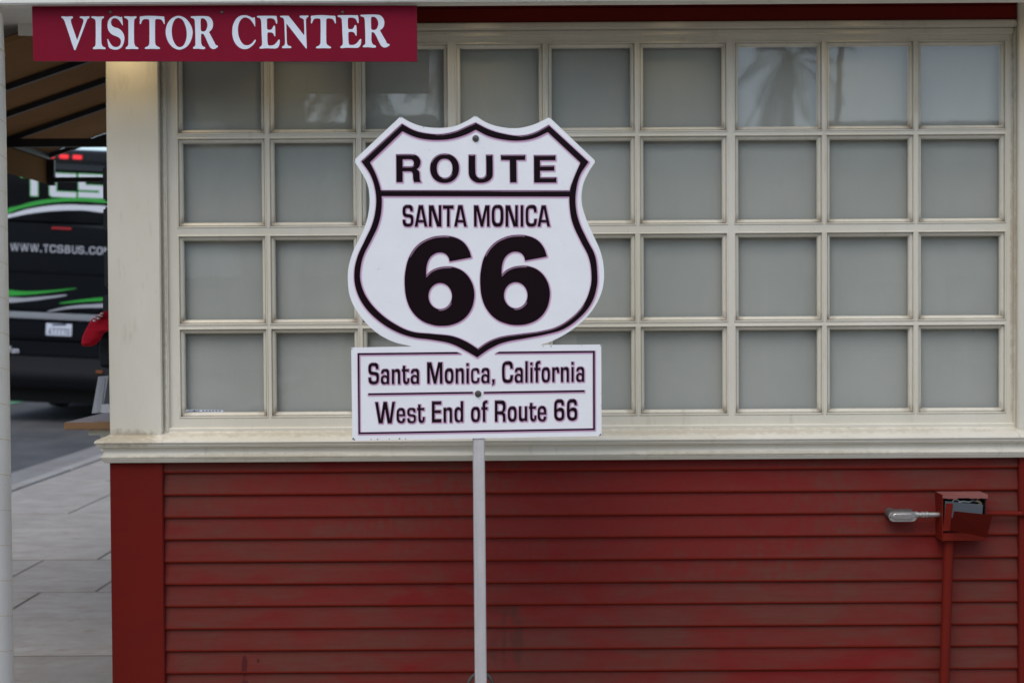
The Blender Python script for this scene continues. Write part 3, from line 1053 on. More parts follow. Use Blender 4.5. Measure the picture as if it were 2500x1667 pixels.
bead_prof = [(0, .010), (0, 0), (.0025, -.006), (.0075, -.0105), (.0100, -.0115), (.0108, -.0085), (.0130, -.0085), (.0140, -.0188), (.0165, -.0195), (.0185, -.0185), (.0185, -.008)]
mb = MB()
gr = []
W2, H2 = w_ / 2, h_ / 2
loops = []
for ip, (d, y) in enumerate(bead_prof):
    X, Z = W2 + d, H2 + d
    c = .03
    lp = []
    for (sx, sz) in ((-1, -1), (1, -1), (1, 1), (-1, 1)):
        horiz_first = (sx == sz)
        A = (sx * (X - c), y, sz * Z)
        B = (sx * X, y, sz * (Z - c))
        first, last = (B, A) if (sx, sz) in ((-1, -1), (1, 1)) else (A, B)
        lp += [first, (sx * X, y, sz * Z), last]
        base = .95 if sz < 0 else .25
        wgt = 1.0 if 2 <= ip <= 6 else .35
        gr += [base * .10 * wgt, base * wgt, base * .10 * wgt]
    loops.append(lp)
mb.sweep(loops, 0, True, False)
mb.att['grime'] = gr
bead_me = mb.build('glazing_bead', M['cream'], None, local=True, fix=True)
mb = MB()
mb.add([(-W2 - .004, 0, -H2 - .004), (W2 + .004, 0, -H2 - .004), (W2 + .004, 0, H2 + .004), (-W2 - .004, 0, H2 + .004)], [(0, 1, 2, 3)])
pane_me = mb.build('pane', M['glass'], None, local=True)

wins = []
for k in range(3):
    xa0 = sx0 if k == 0 else x0 + k * P_ - gap / 2
    xa1 = sx1 if k == 2 else x0 + (k + 1) * P_ - gap / 2
    mb = MB()
    xs_p = [x0 + k * P_ + c * p_ for c in range(3)]
    vb = [(xa0, xs_p[0] - bo)] + [(xs_p[c] + w_ + bo, xs_p[c + 1] - bo) for c in range(2)] + [(xs_p[2] + w_ + bo, xa1)]
    for a, b_ in vb:
        mb.box(a, b_, YS, YS + .026, sz0, sz1)
    zr = [(rt[0] + bo, sz1)] + [(rt[r + 1] + bo, rt[r] - h_ - bo) for r in range(3)] + [(sz0, rt[3] - h_ - bo)]
    for c in range(3):
        for a, b_ in zr:
            mb.box(xs_p[c] - bo, xs_p[c] + w_ + bo, YS + .0004, YS + .026, a, b_)
    win = mb.build('window', M['cream'], bld)
    win['label'] = ['left sash of the grid window, under the burgundy board', 'middle sash of the grid window, behind the shield sign', 'right sash of the grid window'][k]
    wins.append(win)
    for c in range(3):
        for r in range(4):
            lx, lz = xs_p[c] + w_ / 2, rt[r] - h_ / 2
            for src in (bead_me, pane_me):
                o = src.copy()
                COL.objects.link(o)
                o.parent = win
                o.location = (lx, YG - 4.96, lz)
                if src is pane_me:
                    o.rotation_euler = (random.uniform(-.004, .004), 0, random.uniform(-.004, .004))
    mb = MB()
    nx = 24
    wig = [(.0015 * math.sin(i * 1.7 + k)) + random.uniform(-.0008, .0008) for i in range(nx + 1)]
    vs = []
    for i in range(nx + 1):
        x = xa0 + .004 + (xa1 - xa0 - .008) * i / nx
        vs += [(x, 5.014 + wig[i], sz0 + .005), (x, 5.014 + wig[i] * .4, sz1 - .005)]
    mb.add(vs, [(2 * i, 2 * i + 2, 2 * i + 3, 2 * i + 1) for i in range(nx)])
    mb.build('roller_shade', M['shade_loose' if k == 0 else 'shade'], win, True, fix=False)
for o in (bead_me, pane_me):
    bpy.data.objects.remove(o)
# warning sticker at the foot of the first pane
sp = plane_map((0, 4.9835, 0), (1, 0, 0), (0, 0, 1))
mb = MB()
q = sp(np.array([(455, 1005), (545, 1006), (545, 1000.5), (455, 999.5)]))
mb.add([(a, 4.9838, b_) for a, b_ in q], [(0, 1, 2, 3)])
stk = mb.build('warning_sticker', M['plate'], wins[0], fix=False)
wl_ = []
for i, ch in enumerate('ARNING'):
    wl_.append(put(G[ch], 'X', 457 + i * 5.2, 461.2 + i * 5.2, 1000.6, 1004.6))
for i in range(6):
    wl_.append([rect(494 + i * 8, 1001.4, 499 + i * 8, 1003.8)])
F_, xs_, ys2 = field(wl_, .25, 1)
V_f, P_f = fill(F_, xs_, ys2)
mb = MB()
mb.add([(a, 4.9833, b_) for a, b_ in sp(np.array(V_f))], P_f)
mb.build('sticker_text', M['plate_ink'], stk, fix=False)

# stops and head mouldings round the sashes
mb = MB()
xs1, xs2, xs3 = xa(392, 606, YC), xa(398, 606, 4.95), sx0
zt0, zt1, zt2 = za(1660, 88, 4.95), za(1660, 71, 4.945), za(1660, 53, 4.94)
zb0, zb1, zb2 = za(600, 1045, 4.955), za(600, 1056, 4.945), za(600, 1069, 4.93)
mb.bevbox(xs2, xs3 + .001, 4.950, 4.985, zb1, zt1, .004)
mb.box(xs1 - .002, xs2, 4.960, 4.985, zb1, zt1)
mb.build('window_stop', M['cream'], bld, True)
mb = MB()
xq1, xq2 = xa(2473, 606, YS), xa(2481, 606, 4.95)
mb.bevbox(xq1 - .001, xq2, 4.950, 4.985, zb1, zt1, .004)
mb.box(xq2, xa(2487, 606, YC) + .002, 4.960, 4.985, zb1, zt1)
mb.build('window_stop', M['cream'], bld, True)
mb = MB()
mb.bevbox(xs3, xq1, 4.9515, 4.985, zt0, zt1 + .001, .005)
mb.build('window_stop', M['cream'], bld, True)
mb = MB()
mb.bevbox(xs1, xa(2487, 606, YC), 4.9385, 4.985, zt1, zt2, .005)
mb.build('head_moulding', M['cream'], bld, True)
mb = MB()
rings = [[(x, y, z) for y, z in [(4.985, sz0 + .004), (4.9585, zb0 + .003), (4.955, zb0 - .001), (4.955, zb1 + .004), (4.950, zb1), (4.9445, zb1 - .003), (4.9445, zb2 + .008), (4.925, zb2 - .002), (4.985, zb2 - .004)]] for x in np.linspace(xs1 - .001, xa(2487, 606, YC), 12)]
mb.sweep(rings)
mb.build('bottom_moulding', M['cream'], bld, True)
mb = MB()
mb.bevbox(xs1, xa(2487, 606, YC), 4.944, 4.985, zt2 + .001, zt2 + .052, .004)
mb.build('frieze_board', M['red_trim'], bld, True)
mb = MB()
mb.bevbox(xs1, xa(2487, 606, YC), 4.935, 4.985, zt2 + .053, z_soff, .004)
mb.build('frieze_board', M['red_trim'], bld, True)

# porch lamp over the left pilaster, plus added unseen lamps along the soffit
def downlight(lx, ly, watt, label, size):
    dl = thing('porch_downlight', label, 'ceiling lamp', (lx, ly, z_soff), (0, 0, 0), 'porch ceiling lamps')
    mb = MB()
    mb.lathe((lx, ly, z_soff - .012), (0, 0, 1), [(.034, 0), (.045, .0), (.046, .011), (.034, .011)], 24)
    mb.build('trim_ring', M['white_col'], dl, True)
    mb = MB()
    mb.lathe((lx, ly, z_soff - .006), (0, 0, 1), [(.001, 0), (.032, 0), (.032, .004), (.001, .004)], 20)
    mb.build('lens', M['bulb'], dl)
    ld = bpy.data.lights.new('porch_downlight_light', 'SPOT')
    ld.energy = watt
    ld.color = (1.0, .76, .42)
    ld.spot_size = R(size)
    ld.spot_blend = 1.0
    ld.shadow_soft_size = .045
    lo = bpy.data.objects.new('lamp_light', ld)
    COL.objects.link(lo)
    lo.parent = dl
    lo.location = (0, 0, -.02)


downlight(xa(308, 150, YC), 4.865, 9.0, 'warm round ceiling lamp above the top of the left pilaster, behind the burgundy board', 88)
for i_, lx_ in enumerate((-.75, -.1, .55, 1.2, 1.85)):  # unseen lamps added to tint the window head yellow
    downlight(lx_, 4.80, 2.0, ['added unseen lamp above the left sash, tinting the window head', 'added unseen lamp above the seam of left and middle sash, tinting the window head', 'added unseen lamp above the middle sash, tinting the window head', 'added unseen lamp above the right sash, tinting the window head', 'added unseen lamp at the right end of the porch, tinting the window head'][i_], 104)

# ================================================================== burgundy board
YB = 4.636
bpm0 = at(548, 83, YB)
vs_ = thing('visitor_sign', 'long burgundy board with white serif VISITOR CENTER lettering hanging under the beam', 'sign', bpm0)
pmB = plane_map(bpm0, (1, 0, 0), (0, 0, 1))
ol = [(78, 14.2), (1017.5, 14.2), (1018.8, 151), (86, 150), (82.5, 148.8), (81.3, 145.5)]
q = pmB(np.array(ol))
mb = MB()
n_ = len(q)
mb.add([(a, 0, b_) for a, b_ in q] + [(a, .008, b_) for a, b_ in q],
       [tuple(range(n_))] + [tuple(range(2 * n_ - 1, n_ - 1, -1))] + [(i, (i + 1) % n_, n_ + (i + 1) % n_, n_ + i) for i in range(n_)], 1)
mb.m[0] = 0
mb.build('board', [M['burgundy'], M['chip']], vs_, local=True)
print_on('lettering', BOARD, vs_, pmB, [(lambda F: F, .0008, 0, (0, 0))], [M['letter_white']], .8, 3)
for sx in ((270, 31), (542, 31), (836.5, 31)):
    a, c_ = pmB(np.array([sx]))[0]
    mb = MB()
    mb.lathe((a, 0, c_), (0, -1, 0), [(.0055, 0), (.0055, .001), (.004, .003), (.0015, .004), (.0001, .004)], 12)
    mb.build('screw', M['bolt'], vs_, True, local=True)

# ================================================================== shield sign on its post
TH = R(7)
ux = (math.cos(TH), math.sin(TH), 0)
c0 = at(1168, 850, 4.2)
base = Vector((c0.x, c0.y, 0)) + Vector(ux) * .006
rs = thing('route_shield_sign', 'white shield sign reading ROUTE SANTA MONICA 66 on a grey metal post', 'sign', base, (0, 0, TH))
pmS = plane_map(base, ux, (0, 0, 1))
q = pmS(PLATE)
bm = bmesh.new()
fv = [bm.verts.new((a, 0, b_)) for a, b_ in q]
bv = [bm.verts.new((a, .0022, b_)) for a, b_ in q]
bm.verts.index_update()
from mathutils.geometry import tessellate_polygon
tris = tessellate_polygon([[Vector((a, b_, 0)) for a, b_ in q]])
mb = MB()
n_ = len(q)
mb.add([(a, 0, b_) for a, b_ in q] + [(a, .0022, b_) for a, b_ in q],
       [tuple(t) for t in tris] + [tuple(n_ + i for i in reversed(t)) for t in tris])
mb.add([(a, 0, b_) for a, b_ in q] + [(a, .0022, b_) for a, b_ in q], [(i, (i + 1) % n_, n_ + (i + 1) % n_, n_ + i) for i in range(n_)], 1)
bm.free()
plate = mb.build('sign_panel', [M['enamel'], M['chip']], rs, local=True)
INKM = [M['ink'], M['halo3'], M['halo2'], M['halo1'], M['glint']]
big, small = ink_layers(), ink_layers((3.0, 1.9, .9), (.80, .7, 1.6), (1.0, 1.3))
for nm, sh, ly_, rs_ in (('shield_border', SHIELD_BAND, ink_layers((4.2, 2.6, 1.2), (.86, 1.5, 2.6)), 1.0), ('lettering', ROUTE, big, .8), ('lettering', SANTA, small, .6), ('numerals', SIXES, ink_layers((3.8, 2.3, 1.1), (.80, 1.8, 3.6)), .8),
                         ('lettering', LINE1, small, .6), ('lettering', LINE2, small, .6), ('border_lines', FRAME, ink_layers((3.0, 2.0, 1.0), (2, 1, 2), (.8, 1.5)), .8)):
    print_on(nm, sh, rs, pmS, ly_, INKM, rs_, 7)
# bolts
for (bx, by) in ((1161, 338.5), (1167, 961)):
    a, c_ = pmS(np.array([(bx, by)]))[0]
    mb = MB()
    mb.lathe((a, 0, c_), (0, -1, 0), [(.0098, .0014), (.0098, .0028), (.0085, .0034), (.0058, .0036)], 20)
    mb.lathe((a, 0, c_), (0, -1, 0), [(.0060, .003), (.0060, .0075), (.0045, .0092), (.0001, .0098)], 6)
    mb.build('bolt', M['bolt'], rs, True, local=True)
# chipped rim and rust
mb = MB()
PLn = len(PLATE)


def chip(px, py, r, mi, k=7):
    a, c_ = pmS(np.array([(px, py)]))[0]
    pts = [(a + math.cos(t * 2 * math.pi / k) * r * random.uniform(.5, 1.1), -.0016 - random.uniform(0, .0003), c_ + math.sin(t * 2 * math.pi / k) * r * random.uniform(.4, 1.0)) for t in range(k)]
    mb.add(pts, [tuple(range(k))], mi)


for px, py, r, mi in ((862, 1071, .005, 1), (866, 1073, .003, 1), (1466, 1061, .005, 1), (1463, 1063, .003, 1), (906, 1072, .003, 0), (922, 1071.5, .004, 0), (950, 1071, .003, 0), (975, 1070.5, .004, 0), (990, 1070.5, .003, 0),
                      (859, 851, .003, 1), (1466, 843, .003, 1), (1420, 843, .002, 1), (1345, 845, .003, 1), (1326, 845, .003, 0), (978, 287, .003, 1), (1453, 394, .003, 1), (866, 392, .003, 1), (1342, 288, .0025, 1), (1161, 285, .003, 1), (1467, 960, .0018, 0), (1467.5, 990, .0016, 1), (858.5, 900, .0016, 1), (859, 1000, .0016, 1), (1034, 311, .0025, 1), (925, 656, .0018, 1), (922, 659, .0012, 1)):
    chip(px, py, r * .75, mi)
mb.build('chipped_rim', [M['rust'], M['chip']], rs, local=True, fix=False)['kind'] = 'stuff'
# square post
pa, pb = pmS(np.array([(1170.1, 1073.6), (1175.0, 1640)]))
sl = (pb[0] - pa[0]) / (pb[1] - pa[1])
ztop = pmS(np.array([(1161, 312)]))[0][1]


def pu(z):
    return pa[0] + sl * (z - pa[1])


hw = .0166
mb = MB()
rings = []
for z in (ztop, 1.6, 1.2, .9, .6, .3, -.05):
    u = pu(z)
    c = .003
    y0_, y1_ = .0035, .0365
    rings.append([(u - hw + c, y0_, z), (u + hw - c, y0_, z), (u + hw, y0_ + c, z), (u + hw, y1_ - c, z), (u + hw - c, y1_, z), (u - hw + c, y1_, z), (u - hw, y1_ - c, z), (u - hw, y0_ + c, z)])
mb.sweep(rings)
mb.build('post', M['galv'], rs, True, local=True)
mb = MB()
mb.bevbox(pu(0) - .09, pu(0) + .09, -.06, .10, -.012, .008, .004)
mb.build('base_plate', M['galv'], rs, True, local=True)
# dark ring looped behind the post
a, c_ = pmS(np.array([(1177, 1681)]))[0]
ctr = Vector(base) + Vector(ux) * a + Vector((0, 0, c_)) + Vector((-math.sin(TH), math.cos(TH), 0)) * .046
mb = MB()
pts = [ctr + Vector(ux) * math.cos(t * math.pi / 16) * .036 + Vector((0, 0, math.sin(t * math.pi / 16) * .036)) for t in range(33)]
mb.tube(pts, .0052, 8)
tag(mb.build('steel_ring', M['bolt'], None, True), 'dark steel ring hooked behind the grey sign post near the ground', 'ring')

# ================================================================== junction box and conduits on the siding
ZPx = lambda x, y: (2150 + x * .1488, 1180 + y * .1488)
YBX = 4.872
A_ = at(*ZPx(1010, 190), YBX)
B_ = at(*ZPx(1740, 935), YBX)
bx0, bx1, bz1, bz0 = A_.x, B_.x, A_.z, B_.z
jb = thing('junction_box', 'dark red electrical box on the siding with its front cover hanging open', 'electrical box', (bx0, 4.95, bz0))
t_ = .003
mb = MB()
mb.box(bx0, bx0 + t_, YBX, 4.955, bz0, bz1)
mb.box(bx1 - t_, bx1, YBX + .002, 4.955, bz0, bz1)
mb.box(bx0 + t_, bx1 - t_, YBX + .002, 4.955, bz0, bz0 + t_)
mb.box(bx0 + t_, bx1 - t_, 4.950, 4.955, bz0 + t_, bz1, 1)
mb.box(bx0 + t_, bx0 + t_ + .001, YBX + .003, 4.95, bz0 + t_, bz1, 1)
mb.box(bx1 - t_ - .001, bx1 - t_, YBX + .003, 4.95, bz0 + t_, bz1, 1)
mb.box(bx0 + t_ + .001, bx1 - t_, YBX, YBX + .002, bz0 + .001, bz0 + .026)
mb.build('housing', [M['red_metal'], M['dark']], jb)
mb = MB()
fr_ = [(x, YBX - .002, z) for x, z in ((bx0 - .002, bz1 + .001), (bx1 + .004, bz1 - .001))]
low = []
nn = 14
for i in range(nn + 1):
    x = bx0 + (bx1 + .003 - bx0) * i / nn
    low.append((x, bz1 - .0095 - random.uniform(0, .0035) - (.003 if i in (4,) else 0)))
vs = []
for i in range(nn + 1):
    x = low[i][0]
    vs += [(x, YBX - .003, low[i][1]), (x, YBX - .003, bz1 + .0015), (x, 4.955, bz1 + .0025)]
fs = []
for i in range(nn):
    fs += [(3 * i, 3 * i + 3, 3 * i + 4, 3 * i + 1), (3 * i + 1, 3 * i + 4, 3 * i + 5, 3 * i + 2)]
mb.add(vs, fs)
mb.build('peeling_lid', M['red_peel'], jb)


def pquad(mb, pts, ys, th=.0015, mi=0):
    f = [at(*ZPx(x, y), Y) for (x, y), Y in zip(pts, ys)]
    mb.hexa([tuple(v) for v in f], [(v[0], v[1] + th, v[2]) for v in f], mi)


mb = MB()
pquad(mb, [(1058, 285), (1680, 345), (1660, 560), (1045, 560)], [YBX + .004, YBX + .004, YBX + .001, YBX + .001])
mb.build('inner_plate', M['steel_grey'], jb)
mb = MB()
pquad(mb, [(1072, 325), (1186, 325), (1140, 775), (1020, 775)], [YBX - .001] * 4)
mb.build('inner_flange', M['red_metal'], jb)
mb = MB()
pquad(mb, [(1205, 452), (1832, 514), (1740, 885), (1138, 765)], [YBX - .092, YBX - .092, YBX - .004, YBX - .004])
mb.build('hanging_cover', M['red_metal'], jb)
for (sx, sy) in ((1188, 885), (1508, 880)):
    v = at(*ZPx(sx, sy), YBX)
    mb = MB()
    mb.lathe(tuple(v), (0, -1, 0), [(.0028, -.001), (.0028, .0012), (.0015, .002), (.0001, .002)], 10)
    mb.build('screw', M['red_metal'], jb, True)
for pts, mname in (([(1170, 300), (1200, 270), (1260, 265), (1290, 300)], 'wire_white'), ([(1280, 300), (1360, 290), (1450, 300), (1520, 280), (1600, 300)], 'wire_white'), ([(1560, 285), (1610, 290), (1650, 325), (1600, 340)], 'wire_tan')):
    mb = MB()
    mb.tube([tuple(at(*ZPx(x, y), YBX + .012 + .004 * i)) for i, (x, y) in enumerate(pts)], .0022 if mname == 'wire_white' else .0035, 6)
    mb.build('wire', M[mname], jb, True)

lb = thing('conduit_fitting', 'bare grey cast metal conduit elbow with an oblong cover, left of the red box', 'conduit fitting', tuple(at(*ZPx(350, 540), 4.95)))
yb = 4.905


def oblong(cx, cz, hx, hz, k=10):
    pts = []
    for s_ in (1, -1):
        for i in range(k + 1):
            t = -math.pi / 2 + math.pi * i / k
            pts.append((cx + s_ * (hx - hz) + s_ * math.cos(t) * hz, cz + s_ * math.sin(t) * hz))
    return pts


cc = at(*ZPx(367, 545), yb - .012)
mpp = .1488 * (yb - .012) / FPX
mb = MB()
prof = [(0, 1.0), (.003, 1.0), (.0035, .985)]
rings = [[(x, yb - .008 - d, z) for x, z in oblong(cc.x, cc.z, 233 * mpp * s_, 80 * mpp * s_)] for d, s_ in prof]
mb.sweep(rings)
cov = mb.build('cover', M['cast'], lb, True)
mb = MB()
c2 = at(*ZPx(365, 540), yb - .012)
rings = [[(x, yb - .0115 - d, z) for x, z in oblong(c2.x, c2.z, 172 * mpp - e_, 55 * mpp - e_)] for d, e_ in ((0, 0), (.003, .0008), (.0045, .003), (.0047, .0055))]
mb.sweep(rings)
mb.build('cover_boss', M['cast'], cov, True)
for sx in (155, 575):
    v = at(*ZPx(sx, 545), yb - .0115)
    mb = MB()
    mb.lathe(tuple(v), (0, -1, 0), [(.0026, 0), (.0026, .0012), (.0001, .002)], 10)
    mb.build('screw', M['bolt'], cov, True)
mb = MB()
cz_ = at(*ZPx(350, 515), yb).z
xL_, xR_ = at(*ZPx(110, 515), yb).x, at(*ZPx(560, 515), yb).x
rings = [[(x, yb - .008 + d, z + .0035 * (d > .01)) for x, z in oblong((xL_ + xR_) / 2, cz_ - .001, (xR_ - xL_) / 2 * s_, 80 * mpp * s_)] for d, s_ in ((0, .97), (.004, 1.0), (.022, 1.0), (.030, .9))]
mb.sweep(rings)
mb.lathe((xL_ + .017, yb + .015, cz_ + .004), (0, 1, 0), [(.0165, 0), (.0165, .05)], 16)
mb.build('body', M['cast_dark'], lb, True)
ycn = yb + .004
v0, v1 = at(*ZPx(535, 512), ycn), at(*ZPx(945, 518), ycn)
mb = MB()
Lc = v1.x - v0.x
zc_ = v0.z
mb.lathe((v0.x, ycn, zc_), (1, 0, 0), [(.0125, -.01), (.0125, .014), (.0105, .015), (.0105, .018), (.0100, .019), (.0100, .027), (.0116, .028), (.0116, .036), (.0098, .037), (.0098, .040), (.0118, .041), (.0118, .050), (.0095, .052), (.0095, Lc + .004)], 18)
mb.build('connector', M['cast'], lb, True)

tp, bt = at(2316, 1316, 4.91), at(2305, 1667, 4.91)
dv = (bt - tp)
bt2 = tp + dv * ((0.0 - tp.z) / dv.z)
mb = MB()
mb.tube([tuple(tp + Vector((0, 0, .004))), tuple(tp.lerp(bt2, .33)), tuple(tp.lerp(bt2, .66)), tuple(bt2)], .0172, 18)
tag(mb.build('vertical_conduit', M['red_metal'], None, True), 'red painted upright conduit running from the box down the siding', 'conduit')
hz = at(2420, 1253, 4.925)
mb = MB()
mb.tube([(bx1 - .002, 4.925, hz.z + .0005), (bx1 + .05, 4.925, hz.z), (1.76, 4.925, hz.z - .001), (XR, 4.925, hz.z - .001)], .0085, 12)
cd = mb.build('horizontal_conduit', M['red_metal'], None, True)
tag(cd, 'thin red painted conduit leaving the right side of the open box', 'conduit')
mb = MB()
mb.lathe((xa(2497, 1253, 4.925), 4.925, hz.z - .001), (1, 0, 0), [(.0085, -.001), (.0125, 0), (.0125, .03), (.0085, .031)], 14)
mb.build('coupling', M['red_metal'], cd, True)

# ================================================================== awning on the side of the kiosk
xo, zo, sl_ = -2.594, 2.265, .34
xw = XL + .005
zw = zo + sl_ * (xw - xo)
aw = thing('side_awning', 'brown canvas awning on a black metal frame projecting from the side of the kiosk', 'awning', (xw, 7, zw))
mb = MB()
nY = 14
vs, fs = [], []
YR = [5.69, 6.35, 6.81, 7.31, 8.0]
Ys = sorted(set(YR + [6.0, 6.17, 6.58, 7.06, 7.55, 7.78]))
nx = 8
for iy, y in enumerate(Ys):
    sag = 0 if y in YR else -.006
    for ix in range(nx + 1):
        t = ix / nx
        x = xo + (xw - xo) * t
        vs.append((x, y, zo + .018 + sl_ * (x - xo) + sag * math.sin(math.pi * t)))
for iy in range(len(Ys) - 1):
    for ix in range(nx):
        a = iy * (nx + 1) + ix
        fs.append((a, a + 1, a + nx + 2, a + nx + 1))
mb.add(vs, fs)
mb.add([(v[0], v[1], v[2] + .003) for v in vs], fs)
mb.build('canopy', M['canvas'], aw, True, fix=False)
mb = MB()
zv = za(12.8, 418, xo / ((12.8 - 1250) / FPX))
mb.box(xo - .012, xo - .008, 5.69, 8.0, zv, zo + .03)
mb.build('valance', M['canvas'], aw)
for y in YR:
    mb = MB()
    mb.hexa([(xo, y - .012, zo - .012), (xw, y - .012, zw - .012), (xw, y + .012, zw - .012), (xo, y + .012, zo - .012)],
            [(xo, y - .012, zo + .014), (xw, y - .012, zw + .014), (xw, y + .012, zw + .014), (xo, y + .012, zo + .014)])
    mb.build('rib', M['canvas'] if y == 5.69 else M['black_metal'], aw)
mb = MB()
mb.box(xo - .006, xo + .012, 5.703, 7.985, zo - .020, zo + .012)
mb.build('eave_bar', M['black_metal'], aw)
mb = MB()
mb.box(xo + .013, xw, 7.29, 7.325, zo - .030, zo + .012)
mb.build('tie_bar', M['black_metal'], aw)
zf = za(190, 439, 8.0)
mb = MB()
mb.box(xo + .013, xw, 7.99, 8.01, zf - .013, zf + .013)
mb.build('tie_bar', M['black_metal'], aw)
mb = MB()
mb.box(xo - .006, xo + .035, 7.985, 8.012, zv - .01, zo - .021)
mb.build('end_post', M['black_metal'], aw)
mb = MB()
mb.box(xo - .006, xo + .012, 6.99, 7.02, zv, zo - .021)
mb.build('end_post', M['black_metal'], aw)

# ================================================================== side counter and goods beside the kiosk
zc = .953
ct = thing('side_counter', 'small wooden counter ledge sticking out beside the cream pilaster', 'counter', (XL, 6.2, zc))
mb = MB()
mb.bevbox(-1.77, XL + .012, 5.60, 7.4, zc - .029, zc, .003)
mb.build('counter_top', M['wood'], ct, True)
mb = MB()
mb.bevbox(xa(218, 1046, 5.66), XL + .012, 5.64, 5.70, zc - .054, zc - .0295, .003)
mb.bevbox(xa(248, 1060, 5.66), XL + .012, 5.645, 5.69, zc - .12, zc - .0545, .003)
mb.build('bracket', M['cream'], ct, True)
ZQ = lambda x, y: (150 + x * .2295, 700 + y * .2295)
bh = thing('brochure_holder', 'clear grey brochure holder leaning on the wooden counter ledge', 'holder', tuple(at(*ZQ(330, 1345), 5.76)))


def slabq(mb, pts, ys, th, mi=0):
    f = [at(*ZQ(x, y), Y) for (x, y), Y in zip(pts, ys)]
    mb.hexa([tuple(v) for v in f], [(v[0], v[1] + th, v[2]) for v in f], mi)


mb = MB()
slabq(mb, [(322, 1345), (600, 1335), (640, 935), (392, 955)], [5.76, 5.76, 5.86, 5.86], .006)
mb.build('back_panel', M['acrylic'], bh)
mb = MB()
slabq(mb, [(375, 1330), (420, 1330), (470, 960), (420, 955)], [5.755, 5.755, 5.855, 5.855], .002)
mb.build('brochure', M['paper'], bh)
mb = MB()
slabq(mb, [(450, 1245), (560, 1240), (600, 945), (500, 950)], [5.752, 5.752, 5.85, 5.85], .004)
mb.build('brochure', M['paper2'], bh)
mb = MB()
slabq(mb, [(415, 1340), (600, 1338), (605, 1250), (425, 1250)], [5.735, 5.735, 5.745, 5.745], .003)
mb.build('front_lip', M['acrylic'], bh)
PAN = [((250, 262), (405, 491), 'thin black display panel edge beside the pilaster, topmost and level with the big bus letters'),
       ((251, 262), (506, 562), 'short black display panel beside the pilaster, just below the topmost one'),
       ((253, 263), (611, 702), 'black display panel beside the pilaster, level with the bus web address'),
       ((250, 264), (720, 808), 'black display panel beside the pilaster, just above the red cap')]
for (xa_, ya_, lab) in PAN:
    Yp = 5.85
    mb = MB()
    mb.bevbox(xa(xa_[0], (ya_[0] + ya_[1]) / 2, Yp), XL + .012, Yp, Yp + .03, za(250, ya_[1], Yp), za(250, ya_[0], Yp), .008)
    o = mb.build('display_panel', M['black_metal'], None, True)
    tag(o, lab, 'display panel', 'black display panels on the kiosk side')


def inflate(name, outline, Y, depth, mat, res=1.6):
    F, xs, ys = field([[outline]], res, 2)
    V, Pp = fill(F, xs, ys)
    Vn = np.array(V)
    ix = np.clip(((Vn[:, 0] - xs[0]) / res), 0, len(xs) - 1.001)
    iy = np.clip(((Vn[:, 1] - ys[0]) / res), 0, len(ys) - 1.001)
    i0, j0 = ix.astype(int), iy.astype(int)
    fx, fy = ix - i0, iy - j0
    val = (F[j0, i0] * (1 - fx) * (1 - fy) + F[j0, i0 + 1] * fx * (1 - fy) + F[j0 + 1, i0] * (1 - fx) * fy + F[j0 + 1, i0 + 1] * fx * fy)
    mx = -F.min()
    hgt = depth * np.sqrt(np.clip(-val / mx, 0, 1))
    fold = 1 + .22 * np.sin(Vn[:, 0] * .32 + Vn[:, 1] * .18)
    mb = MB()
    bmv = []
    for s_ in (-1, 1):
        pts = [tuple(at(x, y, Y + s_ * h * f)) for (x, y), h, f in zip(V, hgt, fold)]
        mb.add(pts, Pp)
    bm = bmesh.new()
    tmp = mb.build(name, mat, None, False, fix=False)
    bm.from_mesh(tmp.data)
    bmesh.ops.remove_doubles(bm, verts=bm.verts[:], dist=.0004)
    bmesh.ops.recalc_face_normals(bm, faces=bm.faces[:])
    bm.to_mesh(tmp.data)
    bm.free()
    tmp.data.polygons.foreach_set('use_smooth', [True] * len(tmp.data.polygons))
    return tmp


cap = inflate('red_cap', np.array([ZQ(*p) for p in ring("470,262c 430,272 340,332 290,400 232,510 214,585 222,622 245,634 340,625 400,580 440,515 470,475c 620,468c 640,262c", 5)]), 5.80, .035, M['red_cloth'])
tag(cap, 'red cloth cap with white marks hanging beside the pilaster in front of the bus', 'cap')
mb = MB()
for (x, y, r) in ((345, 360, 11), (362, 328, 9), (388, 338, 10), (400, 305, 10), (420, 312, 8), (425, 284, 9), (378, 308, 6)):
    v = at(*ZQ(x, y), 5.80 - .035)
    rr = r * .2295 * 5.8 / FPX
    mb.lathe(tuple(v), (0, -1, 0), [(rr, -.02), (rr, .002), (rr * .6, .003), (.0001, .003)], 8)
mb.build('white_marks', M['white_print'], cap)
bc = inflate('black_cap', np.array([ZQ(*p) for p in ring("420,520 408,600 402,700 408,800 420,845 470,865 640,870c 640,480c 470,480", 5)]), 5.86, .04, M['black_cloth'])
tag(bc, 'black cloth cap hanging directly below the red cap beside the pilaster', 'cap')

# ================================================================== coach on the street
YBUS, TB = 18.27, R(2.9)
bo_ = Vector((xa(158, 1008, YBUS), YBUS, -.035))
bus = thing('parked_coach', 'black tour coach with white TCS letters and green swooshes, seen from behind', 'coach', bo_, (0, TB, 0))
bux, buz = (math.cos(TB), 0, -math.sin(TB)), (math.sin(TB), 0, math.cos(TB))
pmU = plane_map(bo_, bux, buz)


def bp1(x, y):
    return pmU(np.array([(x, y)]))[0]


def zpx(x, y):
    return (x * .3188, 350 + y * .3188)


Htop = bp1(158, 360)[1]


